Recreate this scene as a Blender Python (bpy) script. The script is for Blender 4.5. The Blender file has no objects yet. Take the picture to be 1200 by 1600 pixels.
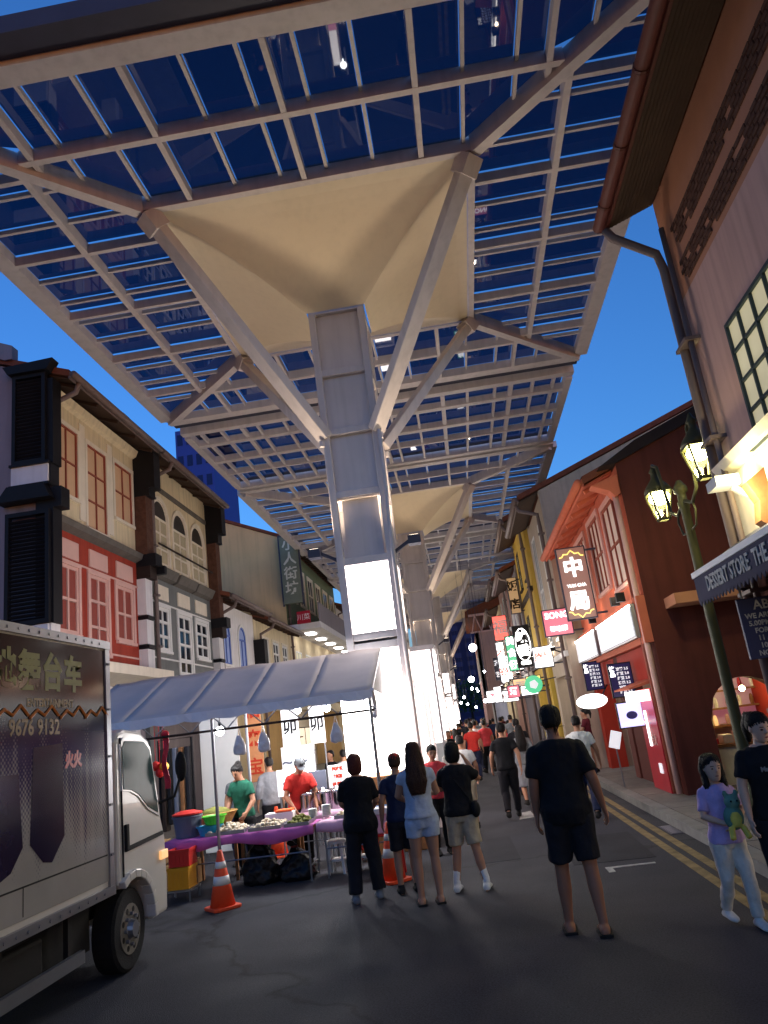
import bpy, bmesh, math, random
from mathutils import Vector, Matrix, noise
random.seed(7)
SC = bpy.context.scene
COL = SC.collection
PI = math.pi

# ------------------------------------------------------------------ camera
CAM_H = 1.75
cam_d = bpy.data.cameras.new('camera'); cam = bpy.data.objects.new('camera', cam_d); COL.objects.link(cam)
cam_d.sensor_fit = 'VERTICAL'; cam_d.sensor_height = 36.0; cam_d.sensor_width = 27.0; cam_d.lens = 26.55
cam_d.clip_start = 0.05; cam_d.clip_end = 2000
def _orient():
    # street runs along +Y, z is up; phone tipped up about 15 degrees and rolled about 7 degrees
    f, vx, vy, t = 1180.0, 135.0, 318.0, 0.1294
    y = Vector((vx, vy, f)).normalized()
    r = math.atan(t); u = Vector((-math.sin(r), -math.cos(r), 0)); u.z = -(u.x*y.x+u.y*y.y)/y.z; u.normalize()
    x = y.cross(u)
    if x.x < 0: x = -x
    right = Vector((x.x, y.x, u.x)); up = -Vector((x.y, y.y, u.y)); back = -Vector((x.z, y.z, u.z))
    m = Matrix((right, up, back)).transposed().to_4x4()
    m.translation = Vector((0, 0, CAM_H))
    return m
cam.matrix_world = _orient()
SC.camera = cam

# ------------------------------------------------------------------ dusk sky, last of the sun, exposure
W = bpy.data.worlds.new('World'); SC.world = W; W.use_nodes = True
nt = W.node_tree; bg = nt.nodes['Background']
sky = nt.nodes.new('ShaderNodeTexSky'); sky.sky_type = 'NISHITA'; sky.sun_disc = False
SUN_EL, SUN_ROT = math.radians(1.0), math.radians(150)
sky.sun_elevation = SUN_EL; sky.sun_rotation = SUN_ROT; sky.altitude = 0; sky.air_density = 1.0; sky.dust_density = 0.3; sky.ozone_density = 4.4
nt.links.new(sky.outputs[0], bg.inputs['Color']); bg.inputs['Strength'].default_value = 0.95
sun_d = bpy.data.lights.new('sun', 'SUN'); sun_d.energy = 0.02; sun_d.angle = math.radians(20); sun_d.color = (0.75, 0.85, 1.0)
sun = bpy.data.objects.new('sun', sun_d); COL.objects.link(sun); sun.rotation_euler = (math.radians(82), 0, math.radians(-30))   # low behind the camera
SC.view_settings.view_transform = 'Standard'; SC.view_settings.look = 'None'
SC.view_settings.exposure = 0.0; SC.view_settings.gamma = 1.0; SC.view_settings.use_curve_mapping = False
SC.render.engine = 'CYCLES'
SC.cycles.use_denoising = True
SC.cycles.max_bounces = 6; SC.cycles.diffuse_bounces = 3; SC.cycles.glossy_bounces = 3; SC.cycles.transparent_max_bounces = 12
SC.cycles.sample_clamp_indirect = 4.0; SC.cycles.caustics_reflective = False; SC.cycles.caustics_refractive = False

# ------------------------------------------------------------------ helpers
def lin(r, g, b):
    f = lambda c: (c/255/12.92) if c/255 <= 0.04045 else ((c/255+0.055)/1.055)**2.4
    return (f(r), f(g), f(b))
MATS = {}
def M(name, col=None, rough=0.6, metal=0.0, var=0.12, vscale=3.0, bump=0.0, bscale=30.0, emit=None, es=0.0, streak=0.0, spec=0.22, coat=0.0):
    """a procedural surface: base colour broken by world-space noise and rain streaks, a little bump"""
    if name in MATS: return MATS[name]
    m = bpy.data.materials.new(name); m.use_nodes = True; MATS[name] = m
    t = m.node_tree; b = t.nodes['Principled BSDF']; N = t.nodes.new; L = t.links.new
    b.inputs['Roughness'].default_value = rough; b.inputs['Metallic'].default_value = metal
    b.inputs['Specular IOR Level'].default_value = spec; b.inputs['Coat Weight'].default_value = coat
    geo = N('ShaderNodeNewGeometry')
    c = (*col, 1)
    if var or streak:
        n1 = N('ShaderNodeTexNoise'); n1.inputs['Scale'].default_value = vscale; n1.inputs['Detail'].default_value = 5; n1.inputs['Roughness'].default_value = 0.65
        L(geo.outputs['Position'], n1.inputs['Vector'])
        mr = N('ShaderNodeMapRange'); mr.inputs[1].default_value = 0.3; mr.inputs[2].default_value = 0.7
        mr.inputs[3].default_value = 1-var; mr.inputs[4].default_value = 1+var*0.6
        L(n1.outputs['Fac'], mr.inputs[0])
        fac = mr.outputs[0]
        if streak:
            vm = N('ShaderNodeVectorMath'); vm.operation = 'MULTIPLY'; vm.inputs[1].default_value = (5, 5, 0.35)
            L(geo.outputs['Position'], vm.inputs[0])
            n2 = N('ShaderNodeTexNoise'); n2.inputs['Scale'].default_value = 1.6; n2.inputs['Detail'].default_value = 6
            L(vm.outputs[0], n2.inputs['Vector'])
            m2 = N('ShaderNodeMapRange'); m2.inputs[1].default_value = 0.45; m2.inputs[2].default_value = 0.75; m2.inputs[3].default_value = 1.0; m2.inputs[4].default_value = 1-streak
            L(n2.outputs['Fac'], m2.inputs[0])
            mm = N('ShaderNodeMath'); mm.operation = 'MULTIPLY'; L(fac, mm.inputs[0]); L(m2.outputs[0], mm.inputs[1]); fac = mm.outputs[0]
        vs = N('ShaderNodeVectorMath'); vs.operation = 'SCALE'; vs.inputs[0].default_value = col; L(fac, vs.inputs['Scale'])
        L(vs.outputs[0], b.inputs['Base Color'])
    else:
        b.inputs['Base Color'].default_value = c
    if bump:
        n3 = N('ShaderNodeTexNoise'); n3.inputs['Scale'].default_value = bscale; n3.inputs['Detail'].default_value = 4
        L(geo.outputs['Position'], n3.inputs['Vector'])
        bp = N('ShaderNodeBump'); bp.inputs['Strength'].default_value = bump; bp.inputs['Distance'].default_value = 0.02
        L(n3.outputs['Fac'], bp.inputs['Height']); L(bp.outputs[0], b.inputs['Normal'])
    if emit:
        b.inputs['Emission Color'].default_value = (*emit, 1); b.inputs['Emission Strength'].default_value = es
    return m
def glass(name, tint, refl=0.06, rough=0.03):
    if name in MATS: return MATS[name]
    m = bpy.data.materials.new(name); m.use_nodes = True; MATS[name] = m
    t = m.node_tree; t.nodes.clear(); N = t.nodes.new; L = t.links.new
    out = N('ShaderNodeOutputMaterial'); tr = N('ShaderNodeBsdfTransparent'); tr.inputs[0].default_value = (*tint, 1)
    gl = N('ShaderNodeBsdfGlossy'); gl.inputs['Roughness'].default_value = rough
    fr = N('ShaderNodeLayerWeight'); fr.inputs[0].default_value = 0.25
    mp = N('ShaderNodeMapRange'); mp.inputs[3].default_value = refl; mp.inputs[4].default_value = 0.7; L(fr.outputs['Facing'], mp.inputs[0])
    pw = N('ShaderNodeMath'); pw.operation = 'POWER'; pw.inputs[1].default_value = 1.4; L(mp.outputs[0], pw.inputs[0])
    mx = N('ShaderNodeMixShader'); L(pw.outputs[0], mx.inputs[0]); L(tr.outputs[0], mx.inputs[1]); L(gl.outputs[0], mx.inputs[2]); L(mx.outputs[0], out.inputs[0])
    return m
def glow(name, col, s, base=0.8):
    return M(name, (base, base, base), 0.5, var=0, emit=col, es=s)

BASE = {}
TMP = bpy.data.scenes.new('workbench')       # small side scene for evaluating text and welds quickly
def evaluated(o):
    TMP.collection.objects.link(o); vl = TMP.view_layers[0]; vl.update()
    me = bpy.data.meshes.new_from_object(o.evaluated_get(vl.depsgraph)); bpy.data.objects.remove(o); return me
def base_of(o): return BASE.get(o.name, Vector((0, 0, 0))) if o else Vector((0, 0, 0))
class MB:
    """collects shapes in world metres, then becomes ONE mesh object"""
    def __init__(s): s.v = []; s.f = []
    def add(s, vs, fs):
        n = len(s.v); s.v += [tuple(p) for p in vs]; s.f += [tuple(i+n for i in f) for f in fs]; return s
    def box(s, x0, y0, z0, x1, y1, z1):
        x0, x1 = min(x0, x1), max(x0, x1); y0, y1 = min(y0, y1), max(y0, y1); z0, z1 = min(z0, z1), max(z0, z1)
        return s.add([(x0,y0,z0),(x1,y0,z0),(x1,y1,z0),(x0,y1,z0),(x0,y0,z1),(x1,y0,z1),(x1,y1,z1),(x0,y1,z1)],
                     [(0,3,2,1),(4,5,6,7),(0,1,5,4),(1,2,6,5),(2,3,7,6),(3,0,4,7)])
    def bar(s, p, q, w, h, up=(0, 0, 1)):
        p, q = Vector(p), Vector(q); d = (q-p).normalized(); u = Vector(up)
        if abs(d.dot(u)) > 0.98: u = Vector((1, 0, 0))
        a = d.cross(u).normalized(); b = a.cross(d).normalized(); a *= w/2; b *= h/2
        return s.add([p-a-b, p+a-b, p+a+b, p-a+b, q-a-b, q+a-b, q+a+b, q-a+b],
                     [(0,1,2,3),(7,6,5,4),(0,4,5,1),(1,5,6,2),(2,6,7,3),(3,7,4,0)])
    def tube(s, pts, rad, n=10, flat=1.0, caps=True, side=None):
        """round limb through points with a radius per point; flat squashes along the second axis"""
        pts = [Vector(p) for p in pts]
        if not isinstance(rad, (list, tuple)): rad = [rad]*len(pts)
        rings = []; a = None
        for i, p in enumerate(pts):
            d = (pts[min(i+1, len(pts)-1)]-pts[max(i-1, 0)]).normalized()
            if a is None:
                ref = Vector(side) if side else (Vector((1, 0, 0)) if abs(d.x) < 0.9 else Vector((0, 1, 0)))
                a = (ref-d*ref.dot(d)).normalized()
            else: a = (a-d*a.dot(d)).normalized()
            b = d.cross(a); r = rad[i]; ra, rb = r if isinstance(r, (list, tuple)) else (r, r*flat)
            rings.append([p+a*ra*math.cos(2*PI*k/n)+b*rb*math.sin(2*PI*k/n) for k in range(n)])
        return s.loft(rings, caps)
    def loft(s, rings, caps=True):
        n = len(rings[0]); k = len(s.v)
        for r in rings: s.v += [tuple(p) for p in r]
        for i in range(len(rings)-1):
            for j in range(n):
                s.f.append((k+i*n+j, k+i*n+(j+1) % n, k+(i+1)*n+(j+1) % n, k+(i+1)*n+j))
        if caps:
            s.f.append(tuple(k+j for j in range(n-1, -1, -1))); e = k+(len(rings)-1)*n; s.f.append(tuple(e+j for j in range(n)))
        return s
    def ell(s, c, r, n=12, m=8, rot=None):
        c = Vector(c); r = r if isinstance(r, (list, tuple)) else (r, r, r); rings = []
        for i in range(m+1):
            t = PI*min(max(i/m, 0.02), 0.98); ring = []
            for k in range(n):
                p = Vector((r[0]*math.sin(t)*math.cos(2*PI*k/n), r[1]*math.sin(t)*math.sin(2*PI*k/n), -r[2]*math.cos(t)))
                ring.append(c+(rot @ p if rot else p))
            rings.append(ring)
        return s.loft(rings)
    def cyl(s, c, r, z0, z1, n=16, r1=None):
        r1 = r if r1 is None else r1
        return s.loft([[(c[0]+r*math.cos(2*PI*k/n), c[1]+r*math.sin(2*PI*k/n), z0) for k in range(n)],
                       [(c[0]+r1*math.cos(2*PI*k/n), c[1]+r1*math.sin(2*PI*k/n), z1) for k in range(n)]])
    def lathe(s, c, prof, n=16):
        return s.loft([[(c[0]+r*math.cos(2*PI*k/n), c[1]+r*math.sin(2*PI*k/n), c[2]+z) for k in range(n)] for r, z in prof])
    def prism(s, poly, ax, a, b):
        mk = {'x': lambda p, t: (t, p[0], p[1]), 'y': lambda p, t: (p[0], t, p[1]), 'z': lambda p, t: (p[0], p[1], t)}[ax]
        return s.loft([[mk(p, a) for p in poly], [mk(p, b) for p in poly]])
    def mesh(s, name, off=(0, 0, 0)):
        me = bpy.data.meshes.new(name); o = Vector(off)
        me.from_pydata([(v[0]-o.x, v[1]-o.y, v[2]-o.z) for v in s.v], [], s.f); me.update()
        bm = bmesh.new(); bm.from_mesh(me); bmesh.ops.recalc_face_normals(bm, faces=bm.faces); bm.to_mesh(me); bm.free()
        return me
    def build(s, name, mat, parent=None, smooth=False, bevel=0.0, label=None, at=None):
        o = bpy.data.objects.new(name, s.mesh(name, base_of(parent) if parent else (at or (0, 0, 0)))); COL.objects.link(o)
        if isinstance(mat, str): mat = MATS[mat]
        o.data.materials.append(mat)
        if smooth:
            for p in o.data.polygons: p.use_smooth = True
        if parent: o.parent = parent; BASE[o.name] = base_of(parent)
        elif at: o.location = at; BASE[o.name] = Vector(at)
        if bevel:
            md = o.modifiers.new('bevel', 'BEVEL'); md.width = bevel; md.segments = 2; md.limit_method = 'ANGLE'; md.angle_limit = 0.7
        if label: o['label'] = label
        return o
def tag(o, label, cat, group=None):
    o['label'] = label; o['category'] = cat
    if group: o['group'] = group
    return o
def structure(o): o['kind'] = 'structure'; return o
def thing(name, label, cat, loc=(0, 0, 0), rotz=0.0, group=None):
    o = bpy.data.objects.new(name, None); o.empty_display_size = 0.2; COL.objects.link(o)
    o.location = loc; o.rotation_euler = (0, 0, rotz); BASE[o.name] = Vector(loc)
    return tag(o, label, cat, group)
def copy_tree(o, parent=None):
    c = o.copy(); COL.objects.link(c)
    if parent: c.parent = parent
    for ch in list(o.children): copy_tree(ch, c)
    return c
def copy_thing(o, loc, label=None, rotz=None, scale=None, group=None):
    c = copy_tree(o); c.location = loc
    if rotz is not None: c.rotation_euler = (0, 0, rotz)
    if scale: c.scale = (scale,)*3
    if label: c['label'] = label
    if group: c['group'] = group
    return c
def text_mesh(body, size, extrude=0.004, align='CENTER', bold=0.0, spacing=1.0):
    c = bpy.data.curves.new('lettering', 'FONT'); c.body = body; c.size = size; c.extrude = extrude; c.align_x = align; c.align_y = 'CENTER'
    c.offset = bold; c.resolution_u = 2; c.space_line = spacing
    me = evaluated(bpy.data.objects.new('lettering', c)); bpy.data.curves.remove(c); me.name = 'lettering'
    return me
FACE = {'-y': Matrix.Rotation(PI/2, 4, 'X'),
        '+x': Matrix.Rotation(PI/2, 4, 'Z') @ Matrix.Rotation(PI/2, 4, 'X'),
        '-x': Matrix.Rotation(-PI/2, 4, 'Z') @ Matrix.Rotation(PI/2, 4, 'X')}
def lettering(body, size, pos, face, mat, parent, bold=0.0, align='CENTER', extrude=0.004, sx=1.0, spacing=1.0, name='lettering'):
    me = text_mesh(body, size, extrude, align, bold, spacing)
    if not me: return None
    me.transform(Matrix.Translation(Vector(pos)-base_of(parent)) @ (FACE[face] if isinstance(face, str) else face) @ Matrix.Diagonal((sx, 1, 1, 1)))
    me.materials.clear(); me.materials.append(MATS[mat] if isinstance(mat, str) else mat)
    o = bpy.data.objects.new(name, me); COL.objects.link(o); o.parent = parent; BASE[o.name] = base_of(parent)
    return o
def point(name, loc, w, col, r=0.05, parent=None, spot=None, aim=None, blend=0.6):
    d = bpy.data.lights.new(name, 'SPOT' if spot else 'POINT'); d.energy = w; d.color = col; d.shadow_soft_size = r
    o = bpy.data.objects.new(name, d); COL.objects.link(o); o.location = Vector(loc)-base_of(parent)
    if spot:
        d.spot_size = math.radians(spot); d.spot_blend = blend
        o.rotation_euler = (Vector(aim)-Vector(loc)).to_track_quat('-Z', 'Y').to_euler()
    if parent: o.parent = parent
    return o
def solidify(mb, voxel, smooth=4, fold=0.0, fscale=6.0, stretch=(1, 1, 0.45), name='body'):
    """weld overlapping shapes into one continuous skin; optional cloth folds"""
    me = mb.mesh('tmp'); o = bpy.data.objects.new('tmp', me)
    r = o.modifiers.new('r', 'REMESH'); r.mode = 'VOXEL'; r.voxel_size = voxel; r.use_smooth_shade = True
    s = o.modifiers.new('s', 'SMOOTH'); s.factor = 0.5; s.iterations = smooth
    out = evaluated(o); bpy.data.meshes.remove(me); out.name = name
    if fold:
        co = [Vector(v.co) for v in out.vertices]; no = [Vector(v.normal) for v in out.vertices]
        for v, c, n in zip(out.vertices, co, no):
            q = Vector((c.x*stretch[0], c.y*stretch[1], c.z*stretch[2]))*fscale
            w = noise.noise(q)+0.5*noise.noise(q*2.3+Vector((3, 1, 7)))
            v.co = c+n*(fold*w)
    for p in out.polygons: p.use_smooth = True
    out.materials.clear()
    return out
def link_mesh(name, me, mat, parent):
    o = bpy.data.objects.new(name, me); COL.objects.link(o); o.parent = parent
    if not me.materials: me.materials.append(MATS[mat] if isinstance(mat, str) else mat)
    return o
# ------------------------------------------------------------------ materials
WARM = (1.0, 0.80, 0.58)
M('steel', lin(212, 202, 200), 0.45, var=0.07, vscale=1.2, streak=0.14)
M('steel_dark', lin(70, 70, 84), 0.5, var=0.1)
M('membrane', lin(230, 214, 188), 0.7, var=0.03, vscale=0.5, streak=0.05)
glass('canopy_glass', (0.03, 0.06, 0.10), 0.055, 0.02)
glow('lightbox', (1.0, 0.92, 0.88), 9.0); glow('lightbox_soft', (1.0, 0.92, 0.88), 5.0); glow('lamp_warm', (1.0, 0.93, 0.42), 50.0)
glow('lamp_white', (0.92, 0.97, 1.0), 30.0); glow('uplight_lens', WARM, 6.0)
glow('tube_white', (1.0, 0.95, 0.9), 9.0); glow('sign_white', (1.0, 0.97, 0.95), 3.0); glow('sign_white_soft', (0.92, 0.92, 1.0), 0.6)
glow('sign_red', (1.0, 0.10, 0.06), 1.6, 0.3); glow('sign_pink', (1.0, 0.12, 0.22), 0.9, 0.3); glow('sign_green', (0.05, 0.8, 0.35), 0.8, 0.2)
glow('sign_yellow', (1.0, 0.72, 0.1), 1.6, 0.5); glow('sign_amber', (1.0, 0.5, 0.15), 1.0, 0.4); glow('screen_violet', (0.55, 0.5, 1.0), 1.6, 0.2)
glow('window_lit', (1.0, 0.86, 0.42), 0.36, 0.4)
M('warm_lit_cream', lin(216, 182, 132), 0.85, var=0.08, vscale=0.7, streak=0.14)  # cream gable with the warm light on it put into the colour
M('black_paint', lin(24, 23, 27), 0.55, var=0.2); M('dark_brown', lin(48, 36, 32), 0.7, var=0.2); M('dark_louvre', lin(34, 34, 40), 0.6, var=0.15)
M('cream_wall', lin(226, 208, 172), 0.85, var=0.08, vscale=1.0, streak=0.28, bump=0.15)
M('cream_light', lin(232, 220, 200), 0.8, var=0.07, streak=0.1); M('peach_panel', lin(214, 176, 140), 0.7, var=0.06)
M('terracotta', lin(166, 64, 48), 0.8, var=0.1, streak=0.28); M('red_trim', lin(150, 78, 60), 0.6, var=0.1); M('pink_trim', lin(222, 178, 166), 0.6, var=0.05)
M('terracotta_panel', lin(150, 74, 64), 0.7, var=0.08)
M('grey_wall', lin(118, 120, 118), 0.8, var=0.1, streak=0.15); M('grey_cornice', lin(104, 98, 92), 0.8, var=0.12, streak=0.2)
M('mauve_wall', lin(140, 132, 138), 0.85, var=0.08, vscale=0.7, streak=0.2, bump=0.1); M('white_wall', lin(224, 220, 220), 0.8, var=0.06, streak=0.15)
M('white_paint', lin(228, 226, 222), 0.5, var=0.05); M('white_gloss', lin(226, 226, 224), 0.25, var=0.04, coat=0.4)
M('blue_paint', lin(86, 112, 190), 0.5, var=0.1); M('dark_glass', lin(20, 24, 34), 0.08, var=0.0); M('fan_dark', lin(52, 46, 40), 0.4, var=0.1)
M('roof_tile', lin(120, 70, 52), 0.85, var=0.25, vscale=6); M('brick_dark', lin(92, 62, 50), 0.9, var=0.3, vscale=9, bump=0.4, bscale=50)
M('gutter_red', lin(88, 44, 38), 0.55, var=0.15); M('pipe', lin(120, 104, 100), 0.5, var=0.12, streak=0.2); M('soffit', lin(66, 48, 38), 0.8, var=0.2)
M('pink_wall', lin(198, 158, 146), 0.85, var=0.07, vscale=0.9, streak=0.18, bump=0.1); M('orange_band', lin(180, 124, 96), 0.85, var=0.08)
M('maroon_wall', lin(96, 48, 40), 0.85, var=0.14, vscale=0.9, streak=0.25, bump=0.12); M('red_shop', lin(170, 52, 36), 0.75, var=0.1, streak=0.1)
M('coral_wall', lin(206, 112, 84), 0.8, var=0.08, streak=0.12); M('red_gloss', lin(176, 36, 50), 0.3, var=0.1); M('white_louvre', lin(226, 206, 190), 0.7, var=0.06)
M('yellow_wall', lin(214, 178, 84), 0.8, var=0.1, streak=0.2); M('beige_wall', lin(190, 172, 152), 0.85, var=0.1, streak=0.2); M('teal_frame', lin(50, 64, 68), 0.5, var=0.1)
M('kerb_stone', lin(128, 126, 122), 0.85, var=0.2, vscale=5, bump=0.2); M('slab', lin(120, 114, 108), 0.85, var=0.22, vscale=4, bump=0.25)
M('line_yellow', lin(138, 120, 84), 0.85, var=0.5, vscale=5, bump=0.3, bscale=90); M('line_white', lin(176, 174, 170), 0.8, var=0.5, vscale=9)
M('tower_blue', lin(54, 84, 168), 0.7, var=0.08, vscale=0.1); M('tower_dark', lin(36, 44, 78), 0.8, var=0.12, vscale=0.1)
M('timber', lin(140, 96, 62), 0.6, var=0.2, vscale=12); M('metal_grey', lin(140, 142, 148), 0.35, 0.7, var=0.1); M('chrome', lin(200, 200, 205), 0.15, 1.0, var=0.02)
M('rubber', lin(26, 26, 28), 0.85, var=0.2, vscale=20, bump=0.3, bscale=80)

def asphalt():
    m = M('asphalt', lin(52, 53, 60), 0.78, var=0.07, vscale=0.6, bump=0.5, bscale=120)
    t = m.node_tree; N = t.nodes.new; L = t.links.new; b = t.nodes['Principled BSDF']
    geo = [n for n in t.nodes if n.type == 'NEW_GEOMETRY'][0]
    old = b.inputs['Base Color'].links[0].from_socket
    vo = N('ShaderNodeTexVoronoi'); vo.feature = 'DISTANCE_TO_EDGE'; vo.inputs['Scale'].default_value = 0.16
    n = N('ShaderNodeTexNoise'); n.inputs['Scale'].default_value = 1.3; n.inputs['Detail'].default_value = 6
    L(geo.outputs['Position'], n.inputs['Vector'])
    vm = N('ShaderNodeVectorMath'); vm.operation = 'MULTIPLY_ADD'; vm.inputs[1].default_value = (1.6, 1.6, 0); L(n.outputs['Color'], vm.inputs[0]); L(geo.outputs['Position'], vm.inputs[2])
    L(vm.outputs[0], vo.inputs['Vector'])
    mr = N('ShaderNodeMapRange'); mr.inputs[1].default_value = 0.0; mr.inputs[2].default_value = 0.012; mr.inputs[3].default_value = 0.5; mr.inputs[4].default_value = 1.0; L(vo.outputs['Distance'], mr.inputs[0])
    sp = N('ShaderNodeTexNoise'); sp.inputs['Scale'].default_value = 70; sp.inputs['Detail'].default_value = 5; sp.inputs['Roughness'].default_value = .8; L(geo.outputs['Position'], sp.inputs['Vector'])
    m2 = N('ShaderNodeMapRange'); m2.inputs[1].default_value = 0.35; m2.inputs[2].default_value = 0.7; m2.inputs[3].default_value = 0.45; m2.inputs[4].default_value = 2.0; L(sp.outputs['Fac'], m2.inputs[0])
    mu = N('ShaderNodeMath'); mu.operation = 'MULTIPLY'; L(mr.outputs[0], mu.inputs[0]); L(m2.outputs[0], mu.inputs[1])
    vs = N('ShaderNodeVectorMath'); vs.operation = 'SCALE'; L(old, vs.inputs[0]); L(mu.outputs[0], vs.inputs['Scale']); L(vs.outputs[0], b.inputs['Base Color'])
    rr = N('ShaderNodeMapRange'); rr.inputs[1].default_value = 0.3; rr.inputs[2].default_value = 0.7; rr.inputs[3].default_value = 0.72; rr.inputs[4].default_value = 0.86; L(n.outputs['Fac'], rr.inputs[0]); L(rr.outputs[0], b.inputs['Roughness'])
asphalt()

# ------------------------------------------------------------------ ground, road, pavements
structure(MB().box(-400, -30, -0.3, 400, 900, -0.012).build('ground', 'asphalt'))
structure(MB().add([(-5.6, -12, 0), (2.45, -12, 0), (2.45, 110, 0), (-5.6, 110, 0)], [(0, 1, 2, 3)]).build('road', 'asphalt'))
def pavement(name, x0, x1, kerb_at_x0, y0=-6, y1=110):
    p = structure(MB().box(x0, y0, -0.01, x1, y1, 0.10).build(name, 'kerb_stone'))
    k0, k1 = (x0, x0+0.18) if kerb_at_x0 else (x1-0.18, x1)
    y = 3.0
    km = MB().box(0, 0, 0, 0.18, 0.985, 0.022).mesh('kerb_block'); km.materials.append(MATS['kerb_stone'])
    for i in range(32):
        o = bpy.data.objects.new('kerb_block', km); COL.objects.link(o); o.parent = p; o.location = (k0, y+i, 0.101+random.uniform(0, 0.004))
    sm = MB().box(0, 0, 0, 0.588, 0.588, 0.016).mesh('paving_slab'); sm.materials.append(MATS['slab'])
    a = x0+0.2 if kerb_at_x0 else x0+0.02
    nx = int((x1-x0-0.22)/0.6)
    for i in range(nx):
        for j in range(26):
            o = bpy.data.objects.new('paving_slab', sm); COL.objects.link(o); o.parent = p
            o.location = (a+i*0.6, 3.0+j*0.6, 0.101+random.uniform(0, 0.005))
    return p
pavement('pavement_right', 2.45, 5.2, True)
pavement('pavement_left', -9.4, -5.6, False)
ln = MB()
for x in (2.02, 2.20): ln.box(x-0.05, -8, 0.0, x+0.05, 70, 0.004)
structure(ln.build('yellow_double_line', 'line_yellow'))
structure(MB().box(1.19, 9.02, 0, 1.72, 9.09, 0.004).box(1.19, 8.82, 0, 1.26, 9.02, 0.0041).build('parking_mark', 'line_white'))
structure(MB().prism([(0.55, 13.6), (0.82, 13.7), (0.8, 14.5), (0.62, 14.4)], 'z', 0, 0.004).build('worn_road_mark', 'line_white'))
M('asphalt_patch', lin(47, 48, 54), 0.85, var=0.2, vscale=2, bump=0.5, bscale=120)
for q in ([(-.2, 10.1), (.35, 10.15), (.3, 12.0), (-.25, 11.9)], [(.9, 9.4), (1.8, 9.35), (1.85, 11.2), (.95, 11.25)]):
    structure(MB().prism(q, 'z', 0, .003).build('road_patch', 'asphalt_patch'))
dc = structure(MB().box(2.28, 10.6, .0, 2.44, 11.3, .006).build('drain_grate', 'steel_dark'))
for i in range(8): MB().box(2.30, 10.64+.08*i, .006, 2.42, 10.68+.08*i, .014).build('grate_bar', 'metal_grey', dc)

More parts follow.
